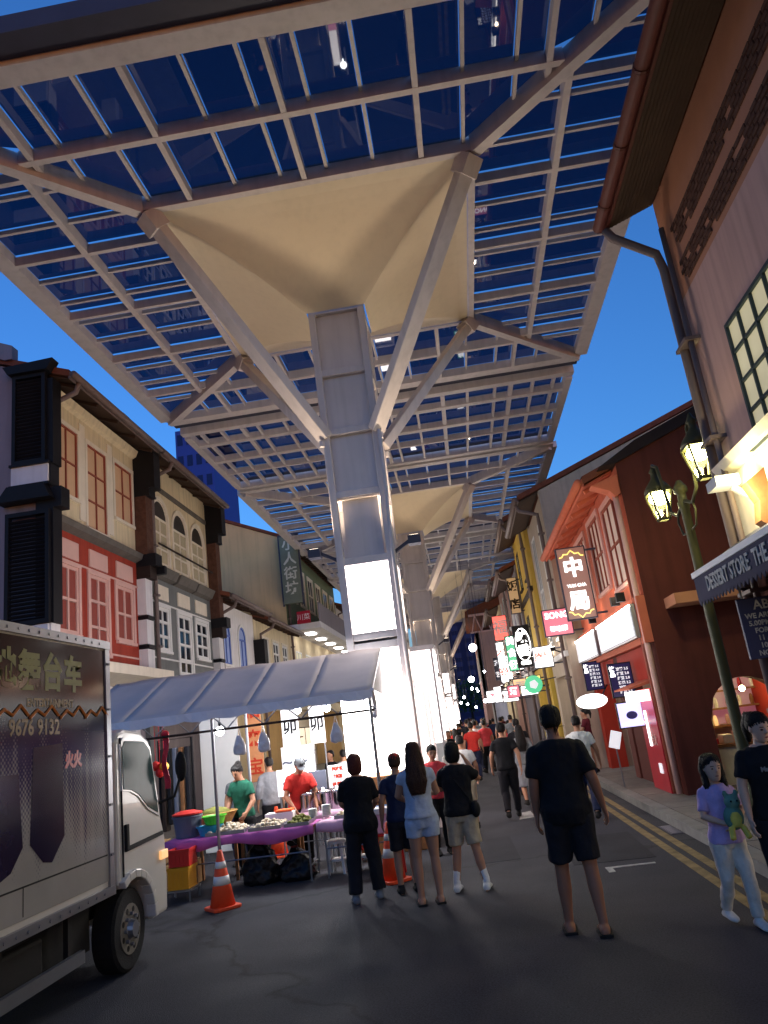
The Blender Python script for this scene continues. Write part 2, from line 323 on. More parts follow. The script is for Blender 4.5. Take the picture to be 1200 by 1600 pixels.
# ------------------------------------------------------------------ glass canopy on umbrella columns
HALF, MEM, CZ = 5.3, 2.57, 10.0
MAJ = [0, 1.81, -1.81, 3.62, -3.62]; MIN_ = [.36, -.36, 1.08, -1.08, 2.47, -2.47, 3.2, -3.2, 4.2, -4.2]
def canopy(cy, cx=-1.29, label=''):
    R = thing('umbrella_canopy', label, 'canopy', (cx, cy, 0), 0, 'umbrella canopies down the middle of the street')
    def w(x, y, z): return (cx+x, cy+y, z)
    # outer fascia, four sides
    for k in range(4):
        c, s_ = [(1, 0), (0, 1), (-1, 0), (0, -1)][k]
        t = (-s_, c)
        e = HALF if k in (1, 3) else HALF-0.155
        p = w(c*HALF-t[0]*e, s_*HALF-t[1]*e, CZ+0.02); q = w(c*HALF+t[0]*e, s_*HALF+t[1]*e, CZ+0.02)
        MB().bar(p, q, 0.30, 0.20).build('fascia_beam', 'steel', R)
        g = HALF+0.33
        if k in (1, 3): MB().bar(w(c*g-t[0]*e, s_*g-t[1]*e, CZ+0.13), w(c*g+t[0]*e, s_*g+t[1]*e, CZ+0.13), 0.34, 0.26).build('gutter', 'steel_dark', R)
    # ring beam round the membrane, hip beams to the corners
    for k in range(4):
        c, s_ = [(1, 0), (0, 1), (-1, 0), (0, -1)][k]; t = (-s_, c); e = MEM+0.06 if k in (1, 3) else MEM-0.065
        MB().bar(w(c*MEM-t[0]*e, s_*MEM-t[1]*e, CZ+0.03), w(c*MEM+t[0]*e, s_*MEM+t[1]*e, CZ+0.03), 0.12, 0.26).build('ring_beam', 'steel', R)
    for sx in (1, -1):
        for sy in (1, -1):
            MB().bar(w(sx*(MEM+.05), sy*(MEM+.05), CZ-0.03), w(sx*(HALF-.1), sy*(HALF-.1), CZ-0.03), 0.17, 0.30).build('hip_beam', 'steel', R)
    # bars of the four glazed fields
    IN = 3.92
    for k in range(4):
        c, s_ = [(1, 0), (0, 1), (-1, 0), (0, -1)][k]; t = (-s_, c)
        def P(r, a, z): return w(c*r+t[0]*a, s_*r+t[1]*a, z)
        MB().bar(P(IN, -IN+.1, CZ+.02), P(IN, IN-.1, CZ+.02), 0.10, 0.22).build('purlin', 'steel', R)
        for a in MAJ+MIN_:
            mj = a in MAJ; r0 = max(MEM+0.07, abs(a)+0.1)
            if r0 > HALF-0.5: continue
            MB().bar(P(r0, a, CZ-(0.0 if mj else -.07)), P(HALF-0.15, a, CZ-(0.0 if mj else -.07)), 0.08 if mj else 0.052, 0.17 if mj else 0.075).build('glazing_bar', 'steel', R)
        # panes between the bars, cut along the hips
        cuts = sorted(set(MAJ+MIN_+[5.15, -5.15]))
        for i in range(len(cuts)-1):
            a0, a1 = cuts[i]+.035, cuts[i+1]-.035
            for r0, r1 in ((MEM+.06, IN-.05), (IN+.05, HALF-.15)):
                q0 = [(max(r0, abs(a)), a) for a in (a0, a1)]
                if min(q0[0][0], q0[1][0]) > r1-0.02: continue
                if q0[0][0] > r1: a0_ = math.copysign(r1-.01, a0); q0[0] = (r1-.01, a0_)
                if q0[1][0] > r1: a1_ = math.copysign(r1-.01, a1); q0[1] = (r1-.01, a1_)
                pts = [P(q0[0][0], q0[0][1], 0), P(q0[1][0], q0[1][1], 0), P(r1, q0[1][1], 0), P(r1, q0[0][1], 0)]
                MB().add([(p[0], p[1], CZ+.125) for p in pts], [(0, 1, 2, 3)]).build('pane', 'canopy_glass', R)
    # funnel membrane from the ring down to the column head
    tp, bt = [(-1, -1), (1, -1), (1, 1), (-1, 1)], 0.52
    rings = []
    N_ = 10
    for j in range(N_+1):
        u = j/N_; sz = MEM-0.07+(bt-MEM+0.07)*u; z = CZ-0.08-1.02*(u**1.55)
        ring = []
        for k in range(4):
            a, b = tp[k], tp[(k+1) % 4]
            for m in range(8):
                v = m/8; sag = 0.0
                ring.append(w((a[0]+(b[0]-a[0])*v)*sz, (a[1]+(b[1]-a[1])*v)*sz, z+sag))
        rings.append(ring)
    MB().loft(rings, False).build('membrane', 'membrane', R)
    # column: four corner posts, cross plates, recessed side panels
    def half(z): return 0.445+0.055*z/9.0
    for sx in (1, -1):
        for sy in (1, -1):
            rings = []
            for z in (0.0, 3.0, 6.0, 8.98):
                h = half(z); x1, y1 = sx*h, sy*h; x0, y0 = sx*(h-.12), sy*(h-.12)
                rings.append([w(x0, y0, z), w(x1, y0, z), w(x1, y1, z), w(x0, y1, z)])
            MB().loft(rings).build('column_post', 'steel', R, bevel=0.012)
    levels = [2.98, 3.14, 4.36, 5.5, 6.62, 7.72, 8.93]
    for z in levels:
        h = half(z)-0.012
        MB().box(*w(-h, -h, z-.06), *w(h, h, z+.06)).build('cross_plate', 'steel', R, bevel=0.01)
    for i in range(2, len(levels)-1):
        z0, z1 = levels[i]+.06, levels[i+1]-.06; h = half(z0)-(0.17 if i == 2 else 0.10)
        MB().box(*w(-h, -h, z0), *w(h, h, z1)).build('side_panel', 'steel', R)
    # lit boxes on the lower column
    h = half(3.7)-0.045
    lb = MB().box(*w(-h, -h, 3.21), *w(h, h, 4.29)).build('light_box', 'lightbox', R)
    h = half(2.8)-0.06
    MB().box(*w(-h, -h, 2.45), *w(h, h, 2.91)).build('light_box', 'lightbox', R)
    MB().box(*w(-h-.02, -h-.02, 2.38), *w(h+.02, h+.02, 2.44)).build('cross_plate', 'steel', R)
    MB().box(*w(-.62, -.62, 1.12), *w(.385, .40, 2.34)).build('light_box', 'lightbox', R)
    MB().box(*w(-.64, -.64, 0.0), *w(.50, .50, 1.06)).build('plinth', 'timber', R, bevel=0.01)
    MB().tube([w(.46, -.53, 0.1), w(.46, -.53, 4.2), w(.49, -.56, 6.5)], 0.035, 8).build('conduit', 'steel', R, smooth=True)
    # struts to the membrane corners
    for sx in (1, -1):
        for sy in (1, -1):
            p = Vector(w(sx*.44, sy*.44, 6.55)); q = Vector(w(sx*(MEM-.02), sy*(MEM-.02), CZ-.12))
            st = MB().bar(p, q, 0.17, 0.26, up=(-sy, sx, 0)).build('strut', 'steel', R, bevel=0.015)
            d = (q-p).normalized(); e = q-d*.30
            MB().bar(e, q, 0.30, 0.30, up=(-sy, sx, 0)).build('strut_bracket', 'steel', R)
            for bz in (6.42, 6.68):
                MB().cyl(w(sx*.50, sy*.50, 0), 0.045, bz-.05, bz+.05, 8).build('bolt', 'steel', R)
    # uplights on arms, one on each street side of the column
    for c in (1, -1):
        p = w(c*.82, -.42, 4.62)
        f = MB().box(p[0]-.10, p[1]-.10, p[2]-.12, p[0]+.10, p[1]+.10, p[2]+.02).bar(p, w(c*.42, -.36, 4.4), .05, .05).build('uplight', 'steel_dark', R)
        MB().box(p[0]-.07, p[1]-.07, p[2]+.021, p[0]+.07, p[1]+.07, p[2]+.03).build('lens', 'uplight_lens', f)
        point('uplight_lamp', (p[0], p[1], p[2]+.08), UPW, WARM, 0.13, R, 160, (p[0]+c*.7, p[1], 10), 0.7)
    return R
UPW = 205
CAN = canopy(12.3, label='glazed umbrella canopy and strutted column nearest the camera')
PITCH = 16.95
for k, lb in ((1, 'second glazed umbrella canopy down the street, behind the nearest column'), (2, 'third glazed umbrella canopy down the street, small cream funnel'), (3, 'farthest glazed umbrella canopy at the end of the row')):
    copy_thing(CAN, (-1.29, 12.3+PITCH*k, 0), lb)

def link_canopy(y0, y1, label):
    cx = -1.29; R = thing('link_canopy', label, 'canopy', (cx, y0, 9.5), 0, 'flat glass canopies joining the umbrellas'); h = HALF-.18; z = CZ-.10
    for y in (y0+.18, y1-.18): MB().box(cx-h-.1, y-.11, z-.06, cx+h+.1, y+.11, z+.16).build('cross_beam', 'steel', R)
    ym = [y0+1.1, (y0+y1)/2-.2, (y0+y1)/2+.95]
    for i, y in enumerate(ym): MB().box(cx-h, y-(.10 if i < 2 else .05), z-.08, cx+h, y+(.10 if i < 2 else .05), z+.1).build('purlin', 'steel', R)
    for s_ in (-1, 1): MB().box(cx+s_*h-.09, y0+.36, z-.1, cx+s_*h+.09, y1-.36, z+.12).build('edge_beam', 'steel', R)
    xs = sorted([a for a in MAJ+MIN_ if abs(a) < h-.2]+[4.75, -4.75])
    for a in xs: MB().box(cx+a-(.055 if a in MAJ else .035), y0+.36, z-.05, cx+a+(.055 if a in MAJ else .035), y1-.36, z+.07).build('glazing_bar', 'steel', R)
    ys = [y0+.36]+ym+[y1-.36]; xx = [-h+.1]+xs+[h-.1]
    for i in range(len(ys)-1):
        for j in range(len(xx)-1):
            MB().add([(cx+xx[j], ys[i], z+.13), (cx+xx[j+1]-.006, ys[i], z+.13), (cx+xx[j+1]-.006, ys[i+1]-.006, z+.13), (cx+xx[j], ys[i+1]-.006, z+.13)], [(0, 1, 2, 3)]).build('pane', 'canopy_glass', R)
    return R
LK = link_canopy(12.3+HALF+.50, 12.3+PITCH-HALF-.50, 'flat glass link roof just behind the nearest umbrella canopy')
for k, lb in ((1, 'flat glass link roof between the second and third umbrella canopies'), (2, 'farthest flat glass link roof, before the last umbrella canopy')):
    copy_thing(LK, (LK.location.x, LK.location.y+PITCH*k, LK.location.z), lb)
# ------------------------------------------------------------------ shophouse kit
def wall(xf, s, y0, y1, z0, z1, holes, mat, parent, th=0.28, name='wall', label=None):
    """front wall in the plane x=xf facing s*x, with real openings"""
    m = MB(); ys = sorted({y0, y1, *[h[0] for h in holes], *[h[1] for h in holes]}); zs = sorted({z0, z1, *[h[2] for h in holes], *[h[3] for h in holes]})
    ys = [y for y in ys if y0 <= y <= y1]; zs = [z for z in zs if z0 <= z <= z1]
    for i in range(len(ys)-1):
        run = None
        for j in range(len(zs)-1):
            cy, cz = (ys[i]+ys[i+1])/2, (zs[j]+zs[j+1])/2
            solid = not any(h[0] < cy < h[1] and h[2] < cz < h[3] for h in holes)
            if solid:
                if run is None: run = zs[j]
            if run is not None and (not solid or j == len(zs)-2):
                m.box(xf, ys[i], run, xf-s*th, ys[i+1], zs[j] if not solid else zs[j+1]); run = None
    return m.build(name, mat, parent, label=label)
def window(parent, xf, s, y0, y1, z0, z1, fm, pm, cols=2, rows=2, bar=0.05, arch=False, fan='fan_dark', wallmat=None, surround=None, sill=True, name='window'):
    xi, xo = xf-s*0.09, xf+s*0.012; r = (y1-y0)/2; zt = z1-r if arch else z1; yc = (y0+y1)/2
    m = MB()
    m.box(xi, y0, z0, xo, y0+bar, zt).box(xi, y1-bar, z0, xo, y1, zt).box(xi, y0+bar, z0, xo, y1-bar, z0+bar)
    m.box(xi, y0+bar, zt-bar, xo, y1-bar, zt)
    for c in range(1, cols): m.box(xi, y0+(y1-y0)*c/cols-bar*.4, z0+bar, xo-s*.004, y0+(y1-y0)*c/cols+bar*.4, zt-bar)
    for q in range(1, rows): m.box(xi, y0+bar, z0+(zt-z0)*q/rows-bar*.4, xo-s*.008, y1-bar, z0+(zt-z0)*q/rows+bar*.4)
    if arch:
        arc = [(yc+r*math.cos(PI*k/10), zt+r*math.sin(PI*k/10)) for k in range(11)]
        inn = [(yc+(r-bar)*math.cos(PI*k/10), zt+(r-bar)*math.sin(PI*k/10)) for k in range(11)]
        for k in range(10): m.prism([arc[k], arc[k+1], inn[k+1], inn[k]], 'x', xi, xo)
        for a in (0.25, 0.5, 0.75): m.bar((xf-s*.05, yc, zt), (xf-s*.05, yc+(r-bar)*math.cos(PI*a), zt+(r-bar)*math.sin(PI*a)), .03, .03, up=(1, 0, 0))
    f = m.build(name, fm, parent)
    xp0, xp1 = xf-s*0.06, xf-s*0.018
    for c in range(cols):
        for q in range(rows):
            ya, yb = y0+(y1-y0)*c/cols, y0+(y1-y0)*(c+1)/cols; za, zb = z0+(zt-z0)*q/rows, z0+(zt-z0)*(q+1)/rows
            g = bar*.55
            MB().box(xp0, ya+g, za+g, xp1, yb-g, zb-g).build('pane', pm, f)
    if arch:
        MB().prism([(yc+(r-bar*.8)*math.cos(PI*k/10), zt+(r-bar*.8)*math.sin(PI*k/10)) for k in range(11)], 'x', xp0, xp1).build('fanlight', fan, f)
        sp = MB()
        for sg in (1, -1):
            e = y1 if sg > 0 else y0
            sp.prism([(e, zt), (e, z1), (yc, z1)]+[(yc+sg*r*math.cos(PI/2*k/6), zt+r*math.sin(PI/2*k/6)) for k in range(5, 0, -1)], 'x', xf-s*.001, xf-s*.2)
        sp.build('arch_spandrel', wallmat, parent)
    if surround:
        b = .09; m = MB()
        m.box(xf, y0-b, z0, xf+s*.035, y0-.001, zt).box(xf, y1+.001, z0, xf+s*.035, y1+b, zt)
        if arch:
            o1 = [(yc+(r+b)*math.cos(PI*k/10), zt+(r+b)*math.sin(PI*k/10)) for k in range(11)]; o0 = [(yc+(r+.001)*math.cos(PI*k/10), zt+(r+.001)*math.sin(PI*k/10)) for k in range(11)]
            for k in range(10): m.prism([o1[k], o1[k+1], o0[k+1], o0[k]], 'x', xf, xf+s*.035)
        else: m.box(xf, y0-b, z1+.001, xf+s*.04, y1+b, z1+b)
        m.build('surround', surround, f)
    if sill: MB().box(xf-s*.02, y0-.06, z0-.07, xf+s*.07, y1+.06, z0-.002).build('sill', surround or fm, f)
    return f
def gable_poly(xf, s, ez, rise, depth): return [(xf, 0.0), (xf, ez), (xf-s*depth/2, ez+rise), (xf-s*depth, ez), (xf-s*depth, 0.0)]
def roof_kit(H, s, xf, y0, y1, ez, rise, depth, ov=0.65, roofm='roof_tile', soffitm='soffit', gutterm='pipe', pipe_y=None, gable='mauve_wall', drop=0.0, rafters=True, g0=True, g1=True, pipe_z=0.1):
    k = rise/(depth/2); xo = xf+s*ov; zo = ez-k*ov
    if g0: MB().prism(gable_poly(xf-s*.001, s, ez-.03, rise, depth), 'y', y0, y0+.25).build('gable_wall', gable, H)
    if g1: MB().prism(gable_poly(xf-s*.001, s, ez-.03, rise, depth), 'y', y1-.25, y1).build('gable_wall', gable, H)
    xr, zr = xf-s*depth/2, ez+rise; xb = xf-s*depth
    R = MB().prism([(xo, zo), (xr, zr), (xb, ez), (xb, ez+.14), (xr, zr+.15), (xo, zo+.14)], 'y', y0-.06, y1+.06).build('roof', roofm, H)
    MB().prism([(xf+s*.02, ez-k*.02-.02), (xo-s*.03, zo-.01), (xo-s*.03, zo-.04), (xf+s*.02, ez-k*.02-.06)], 'y', y0+.02, y1-.02).build('soffit', soffitm, R)
    MB().box(xo-s*.02, y0-.05, zo-.05, xo+s*.015, y1+.05, zo+.10).build('fascia_board', gutterm, R)
    MB().tube([(xo+s*.08, y0-.05, zo+.03), (xo+s*.08, y1+.05, zo+.03)], 0.075, 10).build('gutter', gutterm, R, smooth=True)
    if rafters:
        n = max(3, int((y1-y0)/.8))
        for i in range(n):
            y = y0+.3+(y1-y0-.6)*i/(n-1)
            MB().bar((xf+s*.03, y, ez-.09), (xo-s*.06, y, zo-.075), .07, .07).build('rafter', soffitm, R)
    if pipe_y is not None:
        m = MB().tube([(xo+s*.06, pipe_y, zo), (xo-s*.02, pipe_y, zo-.22), (xf+s*.10, pipe_y, ez-.62), (xf+s*.09, pipe_y, ez-1.0), (xf+s*.09, pipe_y, pipe_z)], 0.055, 8)
        p = m.build('downpipe', gutterm, H, smooth=True)
        for z in [ez-1.2-1.3*i for i in range(int((ez-1.4)/1.3))]: MB().box(xf, pipe_y-.08, z, xf+s*.17, pipe_y+.08, z+.05).build('pipe_clip', gutterm, p)
    return R
def pilaster(H, s, xf, y0, y1, segs, proj=0.35, name='pilaster'):
    for z0, z1, m, dp in segs: MB().box(xf-s*.05, y0, z0, xf+s*(proj+dp), y1, z1).build(name, m, H)
def shopfront(H, s, xf, y0, y1, zt, wallm, lightm='tube_white', depth=2.0, door='dark_brown', back='cream_light', lit=True):
    """covered five-foot way: pillars, beam, back wall with door and windows, ceiling tube"""
    MB().box(xf-s*.004, y0+.255, 0.1, xf-s*.42, y0+.5, zt).build('pillar', wallm, H)
    MB().box(xf-s*.004, y1-.5, 0.1, xf-s*.42, y1-.255, zt).build('pillar', wallm, H)
    MB().box(xf-s*.006, y0+.51, zt-.45, xf-s*.3, y1-.51, zt-.003).build('beam', wallm, H)
    MB().box(xf-s*.44, y0+.26, zt-.12, xf-s*depth, y1-.26, zt-.02).build('five_foot_way_ceiling', back, H)
    xb = xf-s*depth; w_ = y1-y0
    wall(xb, s, y0+.3, y1-.3, .1, zt-.13, [(y0+.5, y0+w_*.36, .1, 2.3), (y0+w_*.42, y1-.55, .9, 2.3)], back, H, .2, 'shop_wall')
    MB().box(xb-s*.06, y0+.52, .1, xb-s*.1, y0+w_*.36-.02, 2.28).build('door', door, H)
    window(H, xb, s, y0+w_*.42, y1-.55, .9, 2.3, door, 'shop_glow' if lit else 'dark_glass', 3, 1, .05, sill=False, name='shop_window')
    if lit:
        for a in (.3, .7): MB().box(xf-s*.8, y0+w_*a-.5, zt-.20, xf-s*.9, y0+w_*a+.5, zt-.13).build('ceiling_tube', lightm, H)
glow('shop_glow', (1.0, 0.82, 0.6), 1.1, 0.3)

# ------------------------------------------------------------------ left row
XL = -7.5
H = thing('shophouse', 'three-storey shophouse with terracotta second floor and cream top floor, behind the truck', 'building', (XL, 15.4, 0), 0, 'shophouses on the left side')
y0, y1 = 13.1, 17.55
W3 = [(13.62, 14.5, 7.1, 8.6), (14.92, 15.82, 6.62, 8.55), (16.26, 17.2, 7.2, 8.58)]
W2 = [(13.7, 14.48, 4.25, 5.62), (14.95, 15.78, 3.95, 5.6), (16.22, 17.08, 4.32, 5.58)]
wall(XL, 1, y0+.02, y1-.02, 6.55, 9.15, W3, 'cream_wall', H, label='cream upper front wall')
wall(XL, 1, y0+.02, y1-.02, 3.7, 6.3, W2, 'terracotta', H, label='terracotta red front wall')
for w_ in W3: window(H, XL, 1, *w_, 'red_trim', 'peach_panel', 2, 3 if w_[1]-w_[0] > .8 and w_[2] < 7 else 2, .042, surround='cream_light')
for w_ in W2: window(H, XL, 1, *w_, 'pink_trim', 'terracotta_panel', 2, 2 if w_[2] > 4 else 3, .07, surround='pink_trim')
for a, b in ((13.7, 14.48), (14.95, 15.78), (16.22, 17.08)): MB().box(XL, a, 5.76, XL+.03, b, 6.14).build('panel', 'pink_trim', H)
for z in (5.70, 3.98): MB().box(XL, y0+.1, z-.02, XL+.025, y1-.1, z+.02).build('string_course', 'pink_trim', H)
MB().prism([(XL-.02, 6.3), (XL+.16, 6.38), (XL+.2, 6.5), (XL+.06, 6.56), (XL-.02, 6.56)], 'y', y0+.03, y1-.03).build('cornice', 'grey_cornice', H)
MB().prism([(XL-.02, 9.0), (XL+.1, 9.06), (XL+.16, 9.2), (XL-.02, 9.2)], 'y', y0+.03, y1-.03).build('cornice', 'cream_wall', H)
for y in (14.7, 16.02): MB().box(XL, y-.12, 6.7, XL+.03, y+.12, 8.9).build('flat_pilaster', 'cream_light', H)
roof_kit(H, 1, XL, y0, y1, 9.42, 2.0, 11, .62, pipe_y=y0+.25, gable='mauve_wall', gutterm='pipe')
MB().prism([(XL-.7, 9.75), (XL-6.2, 12.0), (XL-6.2, 12.5), (XL-.55, 10.05), (XL-.55, 9.75)], 'y', y0-.12, y0+.1).build('parapet', 'mauve_wall', H)
# black louvred screens on the street end of the gable
def louvre_screen(x0, x1, z0, z1, yf):
    p = MB().box(x0, yf, z0, x0+.07, yf+.12, z1).box(x1-.07, yf, z0, x1, yf+.12, z1).box(x0+.07, yf, z1-.08, x1-.07, yf+.12, z1).box(x0+.07, yf, z0, x1-.07, yf+.12, z0+.08).build('louvre_screen', 'black_paint', H)
    n = int((z1-z0-.16)/.075); m = MB()
    for i in range(n):
        z = z0+.1+i*.075; m.bar(((x0+.075), yf+.06, z), ((x1-.075), yf+.06, z), .075, .012, up=(0, .6, .8))
    m.build('louvre_slats', 'dark_louvre', p)
louvre_screen(-8.0, -7.32, 7.42, 9.32, 12.92); louvre_screen(-8.1, -7.24, 4.3, 6.45, 12.90)
MB().prism([(-8.06, 9.33), (-7.24, 9.33), (-7.12, 9.55), (-8.16, 9.5)], 'y', 12.84, 13.1).build('screen_cap', 'black_paint', H)
MB().prism([(-8.02, 6.95), (-7.3, 6.95), (-7.16, 6.66), (-8.24, 6.66)], 'y', 12.80, 13.1).build('screen_cap', 'black_paint', H)
MB().prism([(-8.02, 6.96), (-7.28, 6.96), (-7.28, 7.40), (-8.02, 7.40)], 'y', 12.95, 13.1).build('screen_panel', 'white_wall', H)
for z in (6.95, 7.38): MB().box(-8.04, 12.90, z, -7.24, 13.09, z+.05).build('screen_rail', 'black_paint', H)
MB().box(-8.04, 12.94, 3.4, -7.28, 13.09, 4.28).build('screen_panel', 'white_wall', H)
pilaster(H, 1, XL, y0-.1, y0+.22, [(3.4, 4.3, 'white_wall', -.05), (4.3, 6.5, 'black_paint', 0), (6.5, 6.9, 'black_paint', .16), (6.9, 7.4, 'dark_louvre', -.05), (7.4, 9.2, 'black_paint', .0)], .3)
pilaster(H, 1, XL, y1-.2, y1+.2, [(3.7, 4.2, 'white_wall', -.08), (4.22, 4.3, 'black_paint', -.04), (4.32, 4.9, 'white_wall', -.08), (4.92, 5.0, 'black_paint', -.04), (5.02, 5.9, 'white_wall', -.08), (5.9, 6.2, 'dark_brown', .05), (6.2, 6.5, 'black_paint', .2), (6.5, 8.0, 'brick_dark', .0), (8.0, 8.2, 'black_paint', .1), (8.2, 9.4, 'black_paint', .25)], .3)
MB().prism([(XL, 3.3), (XL+.75, 3.42), (XL+.75, 3.62), (XL, 3.7)], 'y', y0, y1).build('street_canopy', 'cream_light', H)
shopfront(H, 1, XL, y0, y1, 3.3, 'white_wall', door='dark_brown')

H = thing('shophouse', 'three-storey shophouse, grey second floor, cream top floor with three arched windows', 'building', (XL, 20.3, 0), 0, 'shophouses on the left side')
y0, y1 = 17.56, 22.95
W3 = [(18.45, 19.5, 6.6, 8.4), (19.88, 20.98, 6.6, 8.38), (21.34, 22.44, 6.6, 8.36)]
W2 = [(18.48, 19.3, 4.3, 5.42), (19.96, 20.92, 3.75, 5.4), (21.36, 22.36, 4.3, 5.38)]
wall(XL, 1, y0+.02, y1-.02, 6.4, 9.4, W3, 'cream_wall', H, label='cream upper front wall')
wall(XL, 1, y0+.02, y1-.02, 3.6, 6.15, W2, 'grey_wall', H, label='grey front wall')
for w_ in W3: window(H, XL, 1, *w_, 'cream_light', 'louvre_cream', 2, 3, .05, arch=True, wallmat='cream_wall', surround='cream_light', sill=False) if 'louvre_cream' in MATS else window(H, XL, 1, *w_, 'cream_light', M('louvre_cream', lin(186, 172, 142), .7, var=.08), 2, 3, .05, arch=True, wallmat='cream_wall', surround='cream_light', sill=False)
for w_ in W2: window(H, XL, 1, *w_, 'white_paint', 'dark_glass', 2, 3 if w_[2] > 4 else 4, .085, surround='white_paint')
for a, b in ((18.5, 19.3), (19.98, 20.9), (21.38, 22.34)): MB().box(XL, a, 5.62, XL+.03, b, 6.0).build('panel', 'cream_light', H)
for z in (5.52, 4.1): MB().box(XL, y0+.3, z-.02, XL+.025, y1-.3, z+.02).build('string_course', 'white_paint', H)
for a, b in ((18.3, 19.6), (19.75, 21.1), (21.2, 22.6)): MB().prism([(XL-.02, 6.14), (XL+.14, 6.2), (XL+.26, 6.42), (XL-.02, 6.42)], 'y', a, b).build('balcony_ledge', 'grey_cornice', H)
m = MB().box(XL+.2, 18.3, 6.98, XL+.23, 22.55, 7.02)
m.build('balcony_rail', 'dark_brown', H)
MB().box(XL, y0+.3, 8.62, XL+.06, y1-.3, 8.74).build('string_course', 'grey_cornice', H)
roof_kit(H, 1, XL, y0, y1, 9.42, 2.0, 11, .62, pipe_y=y0+.75, g0=False)
MB().box(XL-1.4, y0-.2, 9.5, XL-.2, y0+.15, 10.35).build('party_wall_cap', 'dark_brown', H)
pilaster(H, 1, XL, y1-.2, y1+.2, [(3.7, 4.25, 'white_wall', -.08), (4.27, 4.35, 'black_paint', -.04), (4.37, 5.0, 'white_wall', -.08), (5.0, 5.3, 'dark_brown', .05), (5.3, 5.6, 'black_paint', .2), (5.6, 8.0, 'brick_dark', 0), (8.0, 8.3, 'black_paint', .1), (8.3, 9.4, 'black_paint', .25)], .3)
MB().box(XL+.1, y0+.2, 6.05, XL+.55, y0+.35, 6.25).build('wall_lamp', 'black_paint', H)
shopfront(H, 1, XL, y0, y1, 3.55, 'grey_wall')

H = thing('shophouse', 'low white shophouse with two blue arched windows', 'building', (XL, 25.2, 0), 0, 'shophouses on the left side')
y0, y1 = 22.97, 27.6
W2 = [(23.75, 24.6, 4.3, 5.7), (25.55, 26.4, 4.3, 5.7)]
wall(XL, 1, y0+.02, y1-.02, 3.4, 6.3, W2, 'white_wall', H)
M('pale_blue', lin(150, 168, 214), .5, var=.06)
for w_ in W2: window(H, XL, 1, *w_, 'blue_paint', 'pale_blue', 2, 1, .06, arch=True, fan='pale_blue', wallmat='white_wall', surround='white_paint')
roof_kit(H, 1, XL, y0, y1, 6.45, 1.8, 11, .6, pipe_y=y0+.5, g0=False, gable='cream_wall')
shopfront(H, 1, XL, y0, y1, 3.35, 'white_wall')

H = thing('shophouse', 'low cream shophouse with dark gate pillars, before the tall cream gable', 'building', (XL, 30.5, 0), 0, 'shophouses on the left side')
y0, y1 = 27.62, 33.4
W2 = [(28.6, 29.6, 4.2, 5.6), (30.3, 31.3, 4.2, 5.6), (31.9, 32.8, 4.2, 5.6)]
wall(XL, 1, y0+.02, y1-.02, 3.4, 6.2, W2, 'cream_wall', H)
for w_ in W2: window(H, XL, 1, *w_, 'white_paint', 'dark_glass', 2, 3, .09, surround='cream_light')
roof_kit(H, 1, XL, y0, y1, 6.3, 1.8, 11, .6, pipe_y=y0+.6, g0=False, g1=False)
pilaster(H, 1, XL, y0-.15, y0+.3, [(3.4, 5.4, 'black_paint', .1)], .3)
shopfront(H, 1, XL, y0, y1, 3.35, 'cream_wall')

H = thing('shophouse', 'tall cream building with plain gable wall and green shopfront canopy', 'building', (XL, 40, 0), 0, 'shophouses on the left side')
y0, y1 = 33.42, 47.5
M('sage', lin(120, 130, 104), .8, var=.12)
W3 = [(34.6+2.2*i, 35.9+2.2*i, 8.0, 9.8) for i in range(6)]
wall(XL, 1, y0+.02, y1-.02, 6.6, 10.6, W3, 'sage', H, label='sage green front wall')
for w_ in W3: window(H, XL, 1, *w_, 'cream_light', 'dark_glass', 2, 2, .08, surround='cream_light')
W2 = [(34.6+2.2*i, 35.9+2.2*i, 4.2, 5.6) for i in range(6)]
wall(XL, 1, y0+.02, y1-.02, 3.5, 6.4, W2, 'cream_wall', H)
for w_ in W2: window(H, XL, 1, *w_, 'white_paint', 'window_lit', 2, 2, .08)
MB().box(XL-.02, y0, 6.35, XL+1.5, y1, 6.62).build('balcony_slab', 'white_wall', H)
MB().box(XL+1.44, y0, 6.62, XL+1.5, y1, 7.5).build('balcony_parapet', 'mauve_wall', H)
for i in range(5): MB().box(XL+.5, y0+1.2+2.6*i, 6.30, XL+.9, y0+2.0+2.6*i, 6.345).build('soffit_lamp', 'tube_white', H)
roof_kit(H, 1, XL, y0, y1, 10.75, 2.4, 11, .9, pipe_y=y0+.3, gable='warm_lit_cream', pipe_z=4.5)
shopfront(H, 1, XL, y0, y1, 3.4, 'cream_wall')
T = thing('vertical_signboard', 'tall grey-green vertical signboard with pale characters on the cream building', 'sign', (-7.1, 33.0, 9))
MB().box(-7.45, 32.9, 7.5, -6.62, 33.1, 10.6).build('board', M('sign_sage', lin(116, 122, 104), .6, var=.1), T, bevel=.02)
MB().box(-7.52, 32.94, 7.42, -7.45, 33.06, 10.7).box(-6.62, 32.94, 7.42, -6.55, 33.06, 10.7).box(-7.45, 32.94, 10.6, -6.62, 33.06, 10.7).build('frame', 'steel_dark', T)
for i, ch in enumerate('小人街坊'): lettering(ch, .62, (-7.03, 32.893, 10.2-.68*i), '-y', M('letter_pale', lin(206, 204, 184), .6, var=0), T, bold=.012)
T = thing('shop_sign', 'small red sign plate under the grey-green vertical signboard', 'sign', (-6.9, 33, 6.8))
MB().box(-6.95, 32.95, 6.55, -6.35, 33.02, 7.1).build('plate', 'red_gloss', T); lettering('川菜', .3, (-6.65, 32.943, 6.82), '-y', 'white_paint', T)

